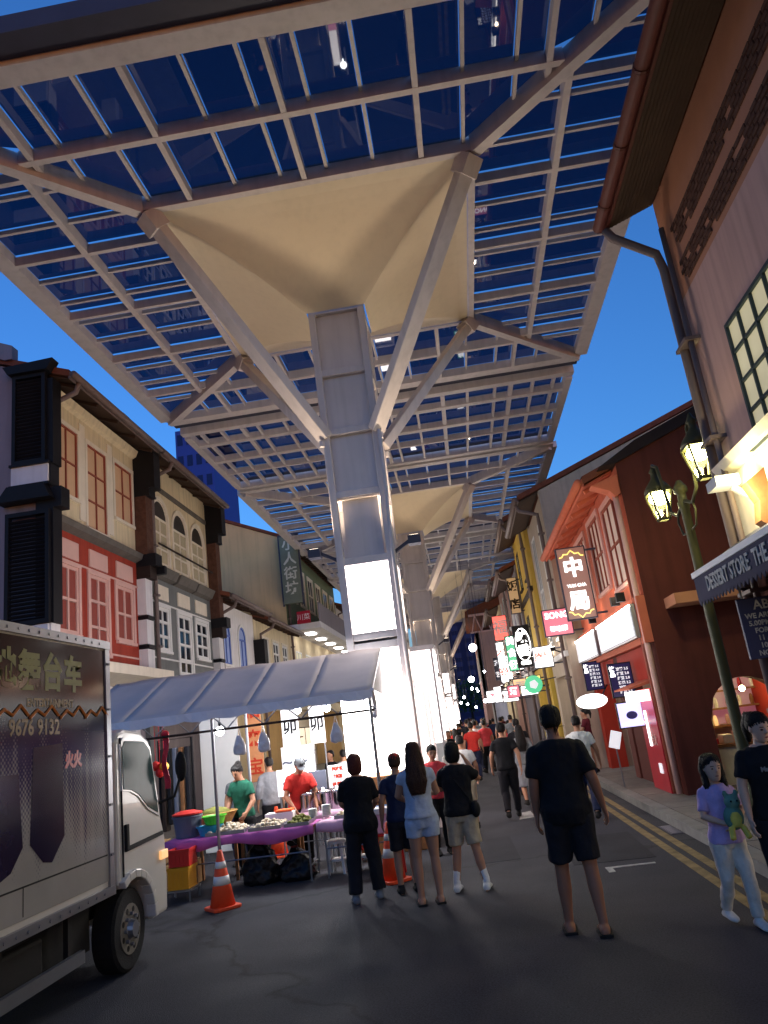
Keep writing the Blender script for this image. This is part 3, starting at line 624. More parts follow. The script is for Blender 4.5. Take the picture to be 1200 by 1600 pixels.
def plain_house(s, xf, y0, y1, ez, wm, label, fm='white_paint', pm='dark_glass', gm=None, group='shophouses on the left side', zg=3.3, shop=True):
    H = thing('shophouse', label, 'building', (xf, (y0+y1)/2, 0), 0, group)
    n = max(2, int((y1-y0)/1.7)); floors = 2 if ez > 7.6 else 1; fh = (ez-.15-zg)/floors
    for f in range(floors):
        za = zg+f*fh; hs = []
        for i in range(n):
            c = y0+(y1-y0)*(i+.5)/n; hs.append((c-.45, c+.45, za+.5, za+fh-.5))
        wall(xf, s, y0+.02, y1-.02, za, za+fh-.02, hs, wm, H)
        for h in hs: window(H, xf, s, *h, fm, pm if random.random() > .3 else 'window_lit', 2, 2, .07)
        MB().box(xf-s*.02, y0+.05, za-.08, xf+s*.1, y1-.05, za+.06).build('cornice', fm, H)
    roof_kit(H, s, xf, y0, y1, ez, 1.9, 10, .6, pipe_y=y0+.3, gable=gm or wm, rafters=False)
    if shop: shopfront(H, s, xf, y0, y1, zg-.05, wm)
    if s < 0:  # right row only: lamps and wash lights added to brighten the dim fronts
        for y in (y0+(y1-y0)*.3, y0+(y1-y0)*.75):
            L_ = MB().box(xf-.30, y-.06, zg+.18, xf-.16, y+.06, zg+.28).bar((xf-.2, y, zg+.2), (xf, y, zg+.1), .03, .03).build('wall_lamp', 'black_paint', H)
            MB().box(xf-.29, y-.05, zg+.281, xf-.17, y+.05, zg+.29).build('lens', 'tube_white', L_)
            point('added_wall_wash', (xf-.26, y, zg+.36), 14, (1, .84, .66), .04, H)
    return H
yy = 47.6
for i, (d, ez, wm, lb) in enumerate([(7, 9.6, 'white_wall', 'white three-storey shophouse far down the left side past the cream building'), (7, 8.6, 'pink_wall', 'pinkish shophouse far down the left side'), (8, 9.8, 'cream_wall', 'cream shophouse near the far end of the left row'), (9, 8.8, 'grey_wall', 'last grey shophouse of the left row')]):
    plain_house(1, XL, yy, yy+d, ez, wm, lb); yy += d+.02

# ------------------------------------------------------------------ towers and the far end of the street
def tower(name, label, x0, x1, y0, y1, h, mat, nx, nz, wm):
    T = thing(name, label, 'building', ((x0+x1)/2, y0, 0), 0)
    MB().box(x0, y0, 0, x1, y1, h).build('wall', mat, T)
    MB().box(x0+1, y0+1, h, x1-1, y1-1, h+2.2).build('roof_plant', mat, T)
    m0 = None
    for i in range(nx):
        for j in range(nz):
            a = x0+(x1-x0)*(i+.2)/nx; b = x0+(x1-x0)*(i+.8)/nx; z = h*(j+.3)/nz
            MB().box(a, y0-.06, z, b, y0-.001, z+h/nz*.5).build('window', wm, T)
M('tower_window', lin(30, 44, 96), .3, var=0)
tower('tower_block', 'blue high-rise block rising behind the left shophouses', -43.2, -36.8, 118, 132, 55, 'tower_blue', 4, 14, 'tower_window')
tower('tower_block', 'dark high-rise slab closing the end of the street', -4, 9.5, 150, 165, 21, 'tower_dark', 6, 12, 'tower_window')
# ------------------------------------------------------------------ right row, near house
XR = 3.2; GR = 'shophouses on the right side'
H = thing('shophouse', 'pinkish corner shophouse with red gutter and lit green-framed window, nearest on the right', 'building', (XR, 2, 0), 0, GR)
y0, y1 = -5.0, 8.45
ez = 7.62
WN = [(6.05, 7.4, 3.98, 5.28), (3.6, 4.95, 3.98, 5.28), (1.1, 2.4, 3.98, 5.28)]
wall(XR, -1, y0, y1, 3.95, 6.12, WN, 'pink_wall', H, label='pinkish plaster upper wall')
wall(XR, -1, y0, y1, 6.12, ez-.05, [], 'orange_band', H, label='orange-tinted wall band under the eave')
for w_ in WN: window(H, XR, -1, *w_, 'teal_frame', 'window_lit', 4, 4, .04, surround=None)
bm_ = MB().box(0, 0, 0, .02, .13, .045).mesh('brick'); bm_.materials.append(MATS['brick_dark'])
bands = [(6.2, 'a'), (6.66, 'b')]
for zb, _ in bands:
    for r in range(5):
        for i in range(32):
            if random.random() < .06: continue
            o = bpy.data.objects.new('brick', bm_); COL.objects.link(o); o.parent = H
            o.location = (XR-.019-H.location.x+random.uniform(0, .006), 7.95-.145*i-(.07 if r % 2 else 0)-H.location.y, zb+r*.062)
k = 2.0/5; ov = .62
R = roof_kit(H, -1, XR, y0, y1, ez, 2.0, 10, ov, soffitm='soffit', gutterm='gutter_red', gable='maroon_wall', rafters=False)
for i in range(11):
    x = XR-.06-.052*i; z = ez-.35*((XR-x))-.045
    MB().box(x-.02, y0+.1, ez-k*(XR-x)-.075, x+.02, y1-.06, ez-k*(XR-x)-.058).build('soffit_board', 'soffit', R)
for i in range(12): MB().tube([(XR-ov-.08, y1-.4-1.0*i, ez-k*ov+.03), (XR-ov-.08, y1-.44-1.0*i, ez-k*ov+.03)], .083, 10).build('gutter_joint', 'gutter_red', R)
MB().tube([(2.55, 8.42, 7.3), (2.62, 8.40, 7.16), (3.06, 8.36, 6.82), (3.1, 8.36, 6.6), (3.1, 8.36, .15)], .055, 10).build('downpipe', 'pipe', H, smooth=True)
MB().tube([(3.1, 8.12, 7.0), (3.1, 8.12, .15)], .035, 8).build('downpipe', 'pipe', H, smooth=True)
for z in (1.4, 2.6, 4.3, 5.5): MB().box(3.02, 8.06, z, 3.2, 8.43, z+.04).build('pipe_clip', 'pipe', H)
wall(XR, -1, y0, y1, 3.0, 3.9, [], 'cream_light', H, label='cream frieze lit by a floodlight')
MB().prism([(XR+.02, 3.9), (XR-.12, 3.93), (XR-.16, 4.02), (XR-.001, 4.06)], 'y', y0, y1-.12).build('string_course', 'cream_light', H)
wall(XR, -1, y0, y1, .1, 3.0, [(1.5, 4.4, .1, 2.5), (5.0, 7.6, .1, 2.5)], 'maroon_wall', H)
for a in (1.5, 5.0): MB().box(XR+.9, a, .1, XR+1.0, a+2.7, 2.5).build('shop_front_glass', 'shop_glow', H)
f = MB().box(2.80, 7.62, 3.66, 3.04, 7.92, 3.76).bar((3.0, 7.78, 3.66), (3.2, 7.78, 3.5), .05, .05).build('floodlight', 'white_gloss', H)
MB().box(3.041, 7.66, 3.665, 3.05, 7.88, 3.755).build('lens', 'lamp_warm', f)
point('flood_lamp', (2.86, 7.3, 3.45), 55, (1, .88, .5), .05, H)
# ornamental plaster bracket with scroll
MB().prism([(XR, 3.05), (XR-.16, 3.2), (XR-.12, 3.4), (XR-.2, 3.6), (XR, 3.72)], 'y', 7.4, 7.56).build('bracket', 'timber', H)

A = thing('awning', 'dark striped shop awning with lettered white-edged valance on the pinkish house', 'awning', (2.9, 7, 3))
MB().prism([(XR-.01, 3.22), (2.62, 2.9), (2.62, 2.87), (XR-.01, 3.17)], 'y', 2.0, 8.38).build('awning_cover', 'steel_dark', A)
MB().box(2.585, 2.0, 2.86, 2.615, 8.40, 2.92).build('edge_bar', 'white_paint', A)
v = MB()
n = 64
v.box(2.596, 2.0, 2.60, 2.606, 8.38, 2.858)
for i in range(n): v.prism([(8.38-i*.0995, 2.602), (8.38-(i+1)*.0995, 2.602), (8.38-(i+.5)*.0995, 2.55)], 'x', 2.596, 2.606)
v.build('valance', M('navy_cloth', lin(50, 50, 74), .85, var=.15), A)
lettering('DESSERT STORE  THE CONNECT', .21, (2.588, 6.72, 2.73), '-x', 'line_white', A, bold=.004, sx=.82)
for y in (3.5, 6.0, 8.3): MB().bar((2.62, y, 2.88), (3.18, y, 2.6), .03, .03).build('arm', 'steel_dark', A)
T = thing('hanging_board', 'navy hanging notice board with pale text lines under the awning', 'sign', (3.05, 7.9, 2.3))
MB().box(2.80, 7.88, 1.93, 3.34, 7.93, 2.53).build('board', M('navy_board', lin(34, 40, 78), .5, var=.1), T, bevel=.008)
for i, (t_, sz) in enumerate([('ABG', .13), ('WE ARE NOW', .07), ('5.00PM FROM', .07), ('FOR BACK', .07), ('11 AM TO', .07), ('10S GATE', .07), ('NOST NOT', .07)]):
    lettering(t_, sz, (3.07, 7.876, 2.45-(.0 if i == 0 else .03)-i*.073), '-y', 'line_white', T, bold=.002, extrude=.002)
MB().cyl((2.86, 7.9, 0), .012, 2.53, 2.88, 6).cyl((3.27, 7.9, 0), .012, 2.53, 3.0, 6).build('hanger_rod', 'metal_grey', T)
MB().tube([(3.14, 7.9, .1), (3.14, 7.9, 1.93)], .03, 8).build('support_pole', 'metal_grey', T)

# ------------------------------------------------------------------ double lantern street lamp in the lane
T = thing('street_lamp', 'olive lamp post with two glowing lanterns, beside the maroon wall', 'street lamp', (3.2, 10.0, .1))
MB().lathe((3.2, 10, .1), [(.12, 0), (.12, .3), (.075, .4), (.07, 1.0), (.058, 3.9), (.075, 3.92), (.075, 4.0), (.058, 4.03), (.058, 4.12), (.09, 4.14), (.09, 4.2), (.03, 4.3)], 14).build('post', M('olive_metal', lin(76, 74, 50), .5, var=.1), T, smooth=True)
for s in (1, -1):
    yc = 10+s*1.0
    a = MB().tube([(3.2, 10+s*.05, 4.1), (3.2, 10+s*.35, 4.0), (3.2, 10+s*.62, 4.12), (3.2, 10+s*.7, 4.5), (3.2, 10+s*.8, 4.86), (3.2, yc, 4.95)], .024, 8)
    a.tube([(3.2, 10+s*.1, 3.7), (3.2, 10+s*.3, 3.72), (3.2, 10+s*.4, 3.9), (3.2, 10+s*.35, 4.0)], .015, 6)
    a.build('arm', 'olive_metal', T, smooth=True)
    L_ = MB()
    for k in range(4):
        c, d = [(1, 1), (1, -1), (-1, -1), (-1, 1)][k]
        L_.bar((3.2+c*.07, yc+d*.07, 4.12), (3.2+c*.15, yc+d*.15, 4.52), .022, .022)
        c2, d2 = [(1, -1), (-1, -1), (-1, 1), (1, 1)][k]
        L_.bar((3.2+c*.07, yc+d*.07, 4.12), (3.2+c2*.07, yc+d2*.07, 4.12), .025, .03).bar((3.2+c*.15, yc+d*.15, 4.53), (3.2+c2*.15, yc+d2*.15, 4.53), .03, .03)
    lf = L_.build('lantern_frame', 'olive_metal', T)
    MB().lathe((3.2, yc, 4.55), [(.2, 0), (.17, .06), (.06, .2), (.05, .28), (.07, .3), (.03, .36), (.01, .42)], 12).build('lantern_roof', 'olive_metal', lf, smooth=True)
    for k in range(4):
        c, d = [(1, 1), (1, -1), (-1, -1), (-1, 1)][k]; c2, d2 = [(1, -1), (-1, -1), (-1, 1), (1, 1)][k]
        e0, e1 = .068, .147
        MB().add([(3.2+c*e0, yc+d*e0, 4.14), (3.2+c2*e0, yc+d2*e0, 4.14), (3.2+c2*e1, yc+d2*e1, 4.515), (3.2+c*e1, yc+d*e1, 4.515)], [(0, 1, 2, 3)]).build('pane', glass('lantern_glass', (.95, .95, .85), .04, .1), lf)
    MB().ell((3.2, yc, 4.45), (.15, .15, .10), 14, 8).build('bulb', 'lamp_warm', lf, smooth=True)
    point('lantern_lamp', (3.2, yc, 4.30), 46, (1, .93, .5), .08, T)

# ------------------------------------------------------------------ red house
H = thing('shophouse', 'red two-storey shophouse with dark maroon gable wall beside the street lamp', 'building', (XR, 16.6, 0), 0, GR)
y0, y1 = 13.1, 20.2
ez = 5.72
W2 = [(13.55, 15.0, 3.72, 5.32), (15.5, 16.7, 3.9, 5.42), (17.4, 18.8, 3.9, 5.4)]
wall(XR, -1, y0+.02, y1-.02, 3.35, ez-.05, W2, 'coral_wall', H, label='coral upper front wall')
for w_ in W2: window(H, XR, -1, *w_, 'red_trim', 'white_louvre', 3, 2, .06, surround='pink_trim')
MB().box(XR+.02, y0+.02, 2.55, XR-.14, y1-.02, 3.34).build('beam', 'coral_wall', H)
# gable wall with an arched passage
ax0, ax1, az = 3.82, 5.05, 1.2
gm = MB(); Y0, Y1 = 13.1, 13.38
prof = lambda x: ez-.02+.40*(x-XR)
def gq(xa, xb, za, zb0, zb1): gm.prism([(xa, za), (xb, za), (xb, zb1), (xa, zb0)], 'y', Y0, Y1)
gq(XR+.001, ax0, 0, prof(XR), prof(ax0)); gq(ax1, 9.0, 0, prof(ax1), prof(9.0))
n = 12; r = (ax1-ax0)/2; xc = (ax0+ax1)/2
for i in range(n):
    a = ax0+(ax1-ax0)*i/n; b = ax0+(ax1-ax0)*(i+1)/n
    za = az+math.sqrt(max(0, r*r-(a-xc)**2)); zb = az+math.sqrt(max(0, r*r-(b-xc)**2))
    gm.prism([(a, za), (b, zb), (b, prof(b)), (a, prof(a))], 'y', Y0, Y1)
gm.build('gable_wall', 'maroon_wall', H, label='dark maroon gable wall with arched passage')
m = MB().prism([(XR-.3, ez-.05), (XR+.4, ez+.35), (9.0, prof(9)+.2), (9.0, prof(9)), (XR, ez-.02)], 'y', Y0-.06, Y1+.05); m.build('gable_coping', 'dark_brown', H)
roof_kit(H, -1, XR, y0+.3, y1, ez, 2.3, 11.5, .58, gutterm='coral_wall', soffitm='coral_wall', gable='beige_wall', g0=False)
MB().prism([(XR-.5, 5.36), (XR-.02, 5.5), (XR-.02, 5.15), (XR-.12, 5.1), (XR-.2, 5.22)], 'y', y0-.02, y0+.28).build('corbel', 'coral_wall', H)
for y in (13.2, 13.42): MB().tube([(XR-.10, y, 5.3), (XR-.10, y, .15)], .05, 8).build('downpipe', 'pink_trim' if y < 13.3 else 'red_trim', H, smooth=True)
for y in (13.7, 14.2, 16.9): MB().box(XR-.35, y-.06, 3.34, XR-.2, y+.06, 3.5).build('sign_lamp', 'black_paint', H)
for y in (13.9, 15.4, 17.0, 19.0): point('wall_washer', (XR-.28, y, 3.56), 5, (1, .74, .5), .04, H)
# ground floor: maroon piers, recess, shopfront
MB().box(XR, y0+.3, .1, XR+.4, y0+.75, 2.55).build('pier', 'maroon_wall', H)
MB().box(XR, 16.5, .1, XR+.4, 16.95, 2.55).build('pier', 'maroon_wall', H)
MB().box(XR, y1-.45, .1, XR+.4, y1, 2.55).build('pier', 'red_shop', H)
MB().box(XR-.01, y0+.76, 1.95, XR+.3, 16.49, 2.54).build('lintel', 'red_shop', H)
MB().box(XR-.01, 16.96, 2.05, XR+.3, y1-.46, 2.54).build('lintel', 'red_shop', H)
MB().box(XR+1.9, y0+.3, .1, XR+2.05, y1, 2.54).build('shop_wall', 'red_shop', H)
MB().box(XR+.41, y0+.3, 2.44, XR+1.9, y1, 2.53).build('five_foot_way_ceiling', 'cream_light', H)
for y in (15.2, 18.6): MB().box(XR+.9, y-.6, 2.37, XR+1.0, y+.6, 2.43).build('ceiling_tube', 'tube_white', H)
MB().box(XR+.02, 14.95, .1, XR+.38, 16.4, 1.15).build('counter', 'maroon_wall', H)
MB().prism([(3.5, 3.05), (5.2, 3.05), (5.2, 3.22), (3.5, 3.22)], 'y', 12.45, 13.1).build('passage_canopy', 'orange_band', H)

T = thing('lit_signpost', 'red glossy panel with white lamp strip on the red house corner', 'sign', (3.15, 14.1, 0))
MB().box(3.06, 13.55, .12, 3.19, 14.75, 1.82).build('panel', 'red_gloss', T, bevel=.01)
MB().box(3.045, 14.2, .85, 3.059, 14.32, 1.45).build('lamp_strip', 'sign_white', T)
MB().box(2.80, 13.6, 1.62, 3.05, 14.4, 1.80).build('light_box', 'sign_white', T)
MB().box(3.045, 13.8, .42, 3.059, 14.0, .58).build('plate', 'sign_white_soft', T)
MB().prism([(3.19, 1.98), (2.72, 1.86), (2.72, 1.83), (3.19, 1.92)], 'y', 13.5, 14.9).build('hood', 'coral_wall', T)
lettering('老火', .2, (3.05, 13.95, .95), '-x', 'pink_trim', T)
for i, (ya, yb) in enumerate([(13.32, 16.9), (17.3, 20.7)]):
    T = thing('signboard', ['white lightbox signboard nearer the maroon wall on the red house', 'white lightbox signboard on the red house, farther of the two'][i], 'sign', (3.0, (ya+yb)/2, 3))
    MB().box(2.98, ya, 2.66, 3.055, yb, 3.24).build('box', 'metal_grey', T)
    MB().box(2.965, ya+.06, 2.70, 2.979, yb-.06, 3.20).build('face', 'sign_white_soft', T)
    MB().box(2.955, ya+.02, 3.2, 2.985, yb-.02, 3.235).build('lamp_strip', 'tube_white', T)
    lettering('中 · 茶馆' if i == 0 else '茶 馆', .36, (2.958, (ya+yb)/2, 2.93), '-x', 'sign_white', T, bold=.012)
def panel_sign(name, label, x0, x1, y, z0, z1, mats, chars, size, col, lm, vertical=True, frame='steel_dark', dz=None, th=.10, bold=.01):
    T = thing(name, label, 'sign', ((x0+x1)/2, y, z0))
    MB().box(x0, y, z0, x1, y+th, z1).build('box', frame, T, bevel=.01)
    MB().box(x0+.03, y-.012, z0+.03, x1-.03, y-.001, z1-.03).build('face', mats, T)
    xm = (x0+x1)/2; n = len(chars)
    for i, ch in enumerate(chars):
        z = z1-(z1-z0)*(i+.5)/n if dz is None else dz[i]
        lettering(ch, size[i] if isinstance(size, list) else size, (xm, y-.018, z), '-y', lm, T, bold=bold[i] if isinstance(bold, list) else bold)
    MB().bar((x1, y+th/2, z1-.1), (XR+.02, y+th/2, z1-.1), .04, .04).bar((x1, y+th/2, z0+.1), (XR+.02, y+th/2, z0+.1), .04, .04).build('bracket', 'steel_dark', T)
    return T
glow('brown_glow', (.42, .09, .04), .42, .25)
T = panel_sign('vertical_signboard', 'tall brown-red lit signboard with white characters and yellow scroll edge', 2.34, 2.98, 16.4, 3.4, 4.98, 'brown_glow', ['中', 'YUM CHA', '局'], [.44, .09, .44], None, 'sign_white', dz=[4.50, 4.13, 3.78], bold=[.014, .001, .014])
m = MB()
for zc, sg in ((4.82, 1), (3.52, -1)):
    pts = [(2.40, zc-sg*.06), (2.46, zc-sg*.05), (2.50, zc+sg*.01), (2.58, zc), (2.66, zc+sg*.08), (2.74, zc), (2.82, zc+sg*.01), (2.86, zc-sg*.05), (2.92, zc-sg*.06)]
    m.tube([(x, 16.375, z) for x, z in pts], .014, 6)
m.build('scroll_trim', 'sign_yellow', T)
T = panel_sign('signboard', 'small pink-red lit signboard with white lettering', 2.2, 2.95, 19.9, 3.42, 4.12, 'sign_pink', ['SONG', '蜀味源'], [.22, .15], None, 'sign_white', bold=.004)
T = panel_sign('vertical_signboard', 'black signboard with white lit logo in ring', 1.93, 2.55, 27.8, 3.15, 4.65, 'black_paint', ['味', '香', 'CAFE'], [.42, .42, .14], None, 'sign_white', dz=[4.2, 3.72, 3.3], bold=.02)
m = MB(); 
for k in range(14):
    a, b = 2*PI*k/14, 2*PI*(k+1)/14
    m.bar((2.24+.26*math.cos(a), 27.77, 3.95+.58*math.sin(a)), (2.24+.26*math.cos(b), 27.77, 3.95+.58*math.sin(b)), .05, .03)
m.build('ring_trim', 'sign_white', T)
panel_sign('vertical_signboard', 'green-white glowing vertical signboard behind the black one', 1.66, 2.05, 28.6, 3.1, 4.4, 'sign_green', ['美', '食', '街'], .3, None, 'sign_white', bold=.015)
panel_sign('vertical_signboard', 'bright white vertical lightbox far down the right side', 1.5, 1.85, 33, 2.9, 4.6, 'sign_white', ['火', '锅'], .34, None, 'sign_red')
panel_sign('vertical_signboard', 'red square signboard high on the far right houses', 1.7, 2.4, 37, 5.0, 6.2, 'sign_red', ['福'], .7, None, 'white_paint')
panel_sign('vertical_signboard', 'amber vertical banner sign on the yellow house', 2.1, 2.5, 28.9, 5.2, 6.6, 'amber_dim' if 'amber_dim' in MATS else glow('amber_dim', (1, .5, .12), .3, .4), ['饭', '店'], .42, None, 'dark_brown')
panel_sign('signboard', 'orange square signboard low among the far signs', 1.9, 2.5, 32, 2.3, 2.95, 'sign_amber', ['面'], .4, None, 'white_paint')
panel_sign('vertical_signboard', 'small dark vertical sign with blue-white strokes at the far right', 1.5, 1.8, 38, 3.2, 4.3, 'steel_dark', ['茶', '艺'], .28, None, 'sign_white_soft')
panel_sign('vertical_signboard', 'white glowing sign just above the far crowd', 1.35, 1.75, 40, 2.2, 3.0, 'sign_white', ['酒'], .3, None, 'sign_pink')
extra = [(21.6, 1.95, 2.5, 2.75, 3.35, 'sign_white', 'sign_red', '麻辣', 'white lit sign with red characters past the pink-red one', .24, 0), (25.6, 1.95, 2.45, 2.3, 2.75, 'sign_yellow', 'black_paint', '茶', 'small yellow lit sign low on the yellow house', .3, 0),
         (26.6, 1.8, 2.4, 2.15, 2.5, 'sign_white', 'sign_green', 'TEA', 'low white lit sign with green letters', .22, 0), (31.4, 1.6, 2.1, 2.2, 2.7, 'sign_pink', 'sign_white', '酒', 'pink lit sign low on the mauve house', .3, 0),
         (34.2, 1.5, 2.2, 2.1, 2.6, 'sign_white', 'ink_sign' if 'ink_sign' in MATS else M('ink_sign', lin(150, 30, 30), .6, var=0), 'FOOD', 'white lit sign with red letters near the crowd', .24, 0), (35.8, 1.6, 2.2, 3.1, 4.2, 'sign_white', 'black_paint', '烧烤', 'white lit vertical sign far down the right side, over the crowd', .34, 1), (46, 1.1, 1.8, 2.3, 3.0, 'sign_white', 'sign_pink', '店', 'farthest white lit sign of the right row', .4, 0)]
for yv, xa, xb, za, zb, fm_, lm_, txt, lb, sz, vert in extra:
    panel_sign('signboard', lb, xa, xb, yv, za, zb, fm_, list(txt) if vert else [txt], sz, None, lm_, bold=.008)
for i, (yv, lb) in enumerate(((24, 'round green lit sign with white emblem hanging over the right pavement'),)):
    T = thing('round_sign', lb, 'sign', (2.05, yv, 2.4))
    MB().tube([(2.05, yv, 2.42), (2.05, yv+.08, 2.42)], .27, 20).build('disc', 'sign_green', T)
    MB().tube([(2.05, yv-.012, 2.42), (2.05, yv-.002, 2.42)], .14, 5).build('emblem', 'sign_white_soft', T)
    MB().bar((2.3, yv+.04, 2.5), (3.2, yv+.04, 2.6), .03, .03).build('bracket', 'steel_dark', T)
# shop screens and menus under the red house
def flat_panel(name, label, x0, x1, y, z0, z1, fm, extra):
    T = thing(name, label, 'sign', ((x0+x1)/2, y, z0)); MB().box(x0, y, z0, x1, y+.06, z1).build('case', 'black_paint', T, bevel=.006)
    MB().box(x0+.02, y-.006, z0+.02, x1-.02, y-.0005, z1-.02).build('screen', fm, T); extra(T); return T
M('menu_blue', lin(30, 26, 62), .3, var=.1, emit=(.1, .08, .3), es=.15)
def menu_txt(T, x0, x1, y, z1, n):
    for i in range(n): lettering(random.choice(['奶茶 3.2', '红豆 2.8', '豆花 4.0', '凉粉 3.5']), .065, ((x0+x1)/2+.04, y-.010, z1-.08-i*.085), '-y', 'sign_white_soft', T, bold=.003, extrude=.001)
    lettering('饮\n品', .1, (x0+.07, y-.010, z1-.12), '-y', 'sign_white', T, bold=.004, extrude=.001)
flat_panel('menu_board', 'dark blue menu board with pale lines hanging by the red pier', 2.70, 3.14, 15.0, 1.72, 2.36, 'menu_blue', lambda T: menu_txt(T, 2.7, 3.14, 15.0, 2.32, 6))
flat_panel('menu_board', 'dark blue menu board deeper along the red shopfront', 2.72, 3.14, 18.2, 1.95, 2.6, 'menu_blue', lambda T: menu_txt(T, 2.72, 3.14, 18.2, 2.56, 6))
def bowl(T):
    MB().ell((2.87, 14.483, 1.40), (.10, .004, .07), 14, 8).build('picture_bowl', 'menu_blue', T); MB().box(2.68, 14.488, 1.24, 3.06, 14.4935, 1.27).build('caption_bar', 'sign_white', T)
flat_panel('display_screen', 'bright violet-white display screen showing a bowl, on the counter', 2.62, 3.12, 14.5, 1.18, 1.64, 'screen_violet', bowl)
T = thing('oval_sign', 'white glowing oval sign under the farther menu board', 'sign', (2.7, 18.6, 1.6))
MB().tube([(2.85, 18.6, 1.72), (2.85, 18.66, 1.72)], [(.36, .17), (.36, .17)], 20).build('face', 'sign_white', T); MB().bar((3.1, 18.64, 1.8), (3.3, 18.64, 2.1), .03, .03).build('bracket', 'steel_dark', T)
T = thing('menu_card', 'small tilted white lit menu card beside the counter', 'sign', (2.55, 15.4, .8))
MB().bar((2.60, 15.4, .82), (2.70, 15.4, 1.12), .20, .02, up=(0, 1, 0)).build('card', 'sign_white_soft', T); MB().tube([(2.66, 15.42, .1), (2.64, 15.42, .9)], .015, 6).build('stand', 'metal_grey', T)
# shop interior behind the arch
T = thing('sweet_counter', 'lit sweet counter with pink back panel seen through the maroon arch', 'counter', (4.5, 14.2, .1))
MB().box(3.86, 13.75, .1, 5.3, 14.2, .72).build('base', 'cream_light', T, bevel=.01); MB().box(3.82, 13.70, .72, 5.35, 14.25, .77).build('top', 'timber', T)
MB().box(3.8, 14.75, .1, 5.6, 14.85, 2.4).build('back_wall', 'cream_light', T)
MB().box(4.35, 14.73, 1.05, 5.5, 14.749, 2.0).build('back_panel', glow('pink_panel', (.9, .22, .34), .22, .4), T)
for i in range(3): MB().box(3.85, 14.5, 1.0+.3*i, 5.4, 14.72, 1.03+.3*i).build('shelf', 'timber', T)
for i in range(21): MB().lathe((3.9+.07*i, 14.6, 1.032+.3*(i % 3)), [(.03, 0), (.04, .08), (.03, .15), (.015, .18)], 8).build('jar', ['sign_amber', 'cream_light', 'red_gloss', 'pink_trim', 'timber', 'white_paint'][i % 6], T)
for i in range(6): MB().box(3.9+.24*i, 13.8, .772, 4.06+.24*i, 14.1, .86+.05*(i % 3)).build('sweet_box', ['red_gloss', 'cream_light', 'pink_trim', 'crate_y' if 'crate_y' in MATS else 'yellow_wall'][i % 4], T, bevel=.006)
for x in (4.1, 4.7): MB().ell((x, 14.0, 1.62), .05).build('pendant_lamp', 'lamp_warm', T); MB().cyl((x, 14.0, 0), .006, 1.66, 2.43, 5).build('pendant_cable', 'black_paint', T)
point('pendant_light', (4.4, 13.8, 1.9), 8, (1, .82, .55), .1, T)

# ------------------------------------------------------------------ the rest of the right row
plain_house(-1, 2.75, 20.25, 24.6, 7.45, 'beige_wall', 'beige-grey shophouse with tall gable behind the red house', group=GR, zg=3.0)
plain_house(-1, 2.62, 24.65, 29.5, 8.0, 'yellow_wall', 'ochre yellow shophouse past the beige one', fm='dark_brown', group=GR, zg=3.1)
plain_house(-1, 2.55, 29.55, 35.5, 7.2, 'mauve_wall', 'mauve-grey shophouse in the middle of the right row', group=GR, zg=3.0)
plain_house(-1, 2.5, 35.55, 42, 7.9, 'pink_wall', 'pink shophouse farther down the right row', group=GR, zg=3.0)
plain_house(-1, 2.4, 42.05, 50, 7.4, 'cream_wall', 'cream shophouse far down the right row', group=GR, zg=3.0)
H = thing('shophouse', 'pale pink building with open roof truss jutting out at the far right', 'building', (2.5, 56, 0), 0, GR)
wall(1.2, -1, 55, 66, 3, 7.4, [(56+2*i, 57+2*i, 4.2, 6) for i in range(5)], 'pink_wall', H)
for i in range(5): window(H, 1.2, -1, 56+2*i, 57+2*i, 4.2, 6, 'white_paint', 'window_lit', 2, 2, .08)
MB().box(1.2, 55, 3, 9, 55.3, 7.4).build('side_wall', 'pink_wall', H); MB().box(1.2, 55, .1, 1.6, 55.5, 3).box(1.2, 65.5, .1, 1.6, 66, 3).build('pillar', 'pink_wall', H)
for i in range(6):
    x = 1.0+i*.7
    MB().bar((x, 54.9, 7.4), (x+.35, 54.9, 8.6), .08, .08).bar((x+.35, 54.9, 8.6), (x+.7, 54.9, 7.4), .08, .08).build('truss_web', 'pink_trim', H)
MB().box(.9, 54.85, 8.55, 5.3, 55, 8.7).box(.9, 54.85, 7.35, 5.3, 55, 7.45).build('truss_chord', 'pink_trim', H)
MB().prism([(.7, 8.5), (5.5, 8.5), (5.5, 9.0), (3.1, 9.8), (.7, 9.0)], 'y', 55.02, 66).build('roof', 'roof_tile', H)
plain_house(-1, 2.2, 66.1, 76, 8.2, 'white_wall', 'white shophouse at the far end of the right row', group=GR, zg=3.0)

# far white globe lamps strung over the street
for i in range(13):
    y = random.uniform(36, 67); x = random.uniform(-.5, 1.5); z = random.uniform(2.2, 4.0)
    if i == 0: x, y, z = .55, 34, 4.6
    if i == 1: x, y, z = .35, 44, 3.7
    T = thing('globe_lamp', ['large white globe lamp shining alone against the dark tower', 'white globe lamp below the lone one, far down the street'][i] if i < 2 else 'small white globe lamp glowing in the far cluster over the street', 'lamp', (x, y, z), 0, 'globe lamps far down the street')
    MB().ell((x, y, z), .17 if i < 2 else random.uniform(.06, .12), 10, 6).build('globe', 'lamp_white', T, smooth=True)
    MB().cyl((x, y, 0), .008, z+.1, 9.9, 5).build('hanger', 'steel_dark', T)
    if i % 6 == 0: point('globe_light', (x, y-.4, z), 60, (.95, .97, 1), .15, T)
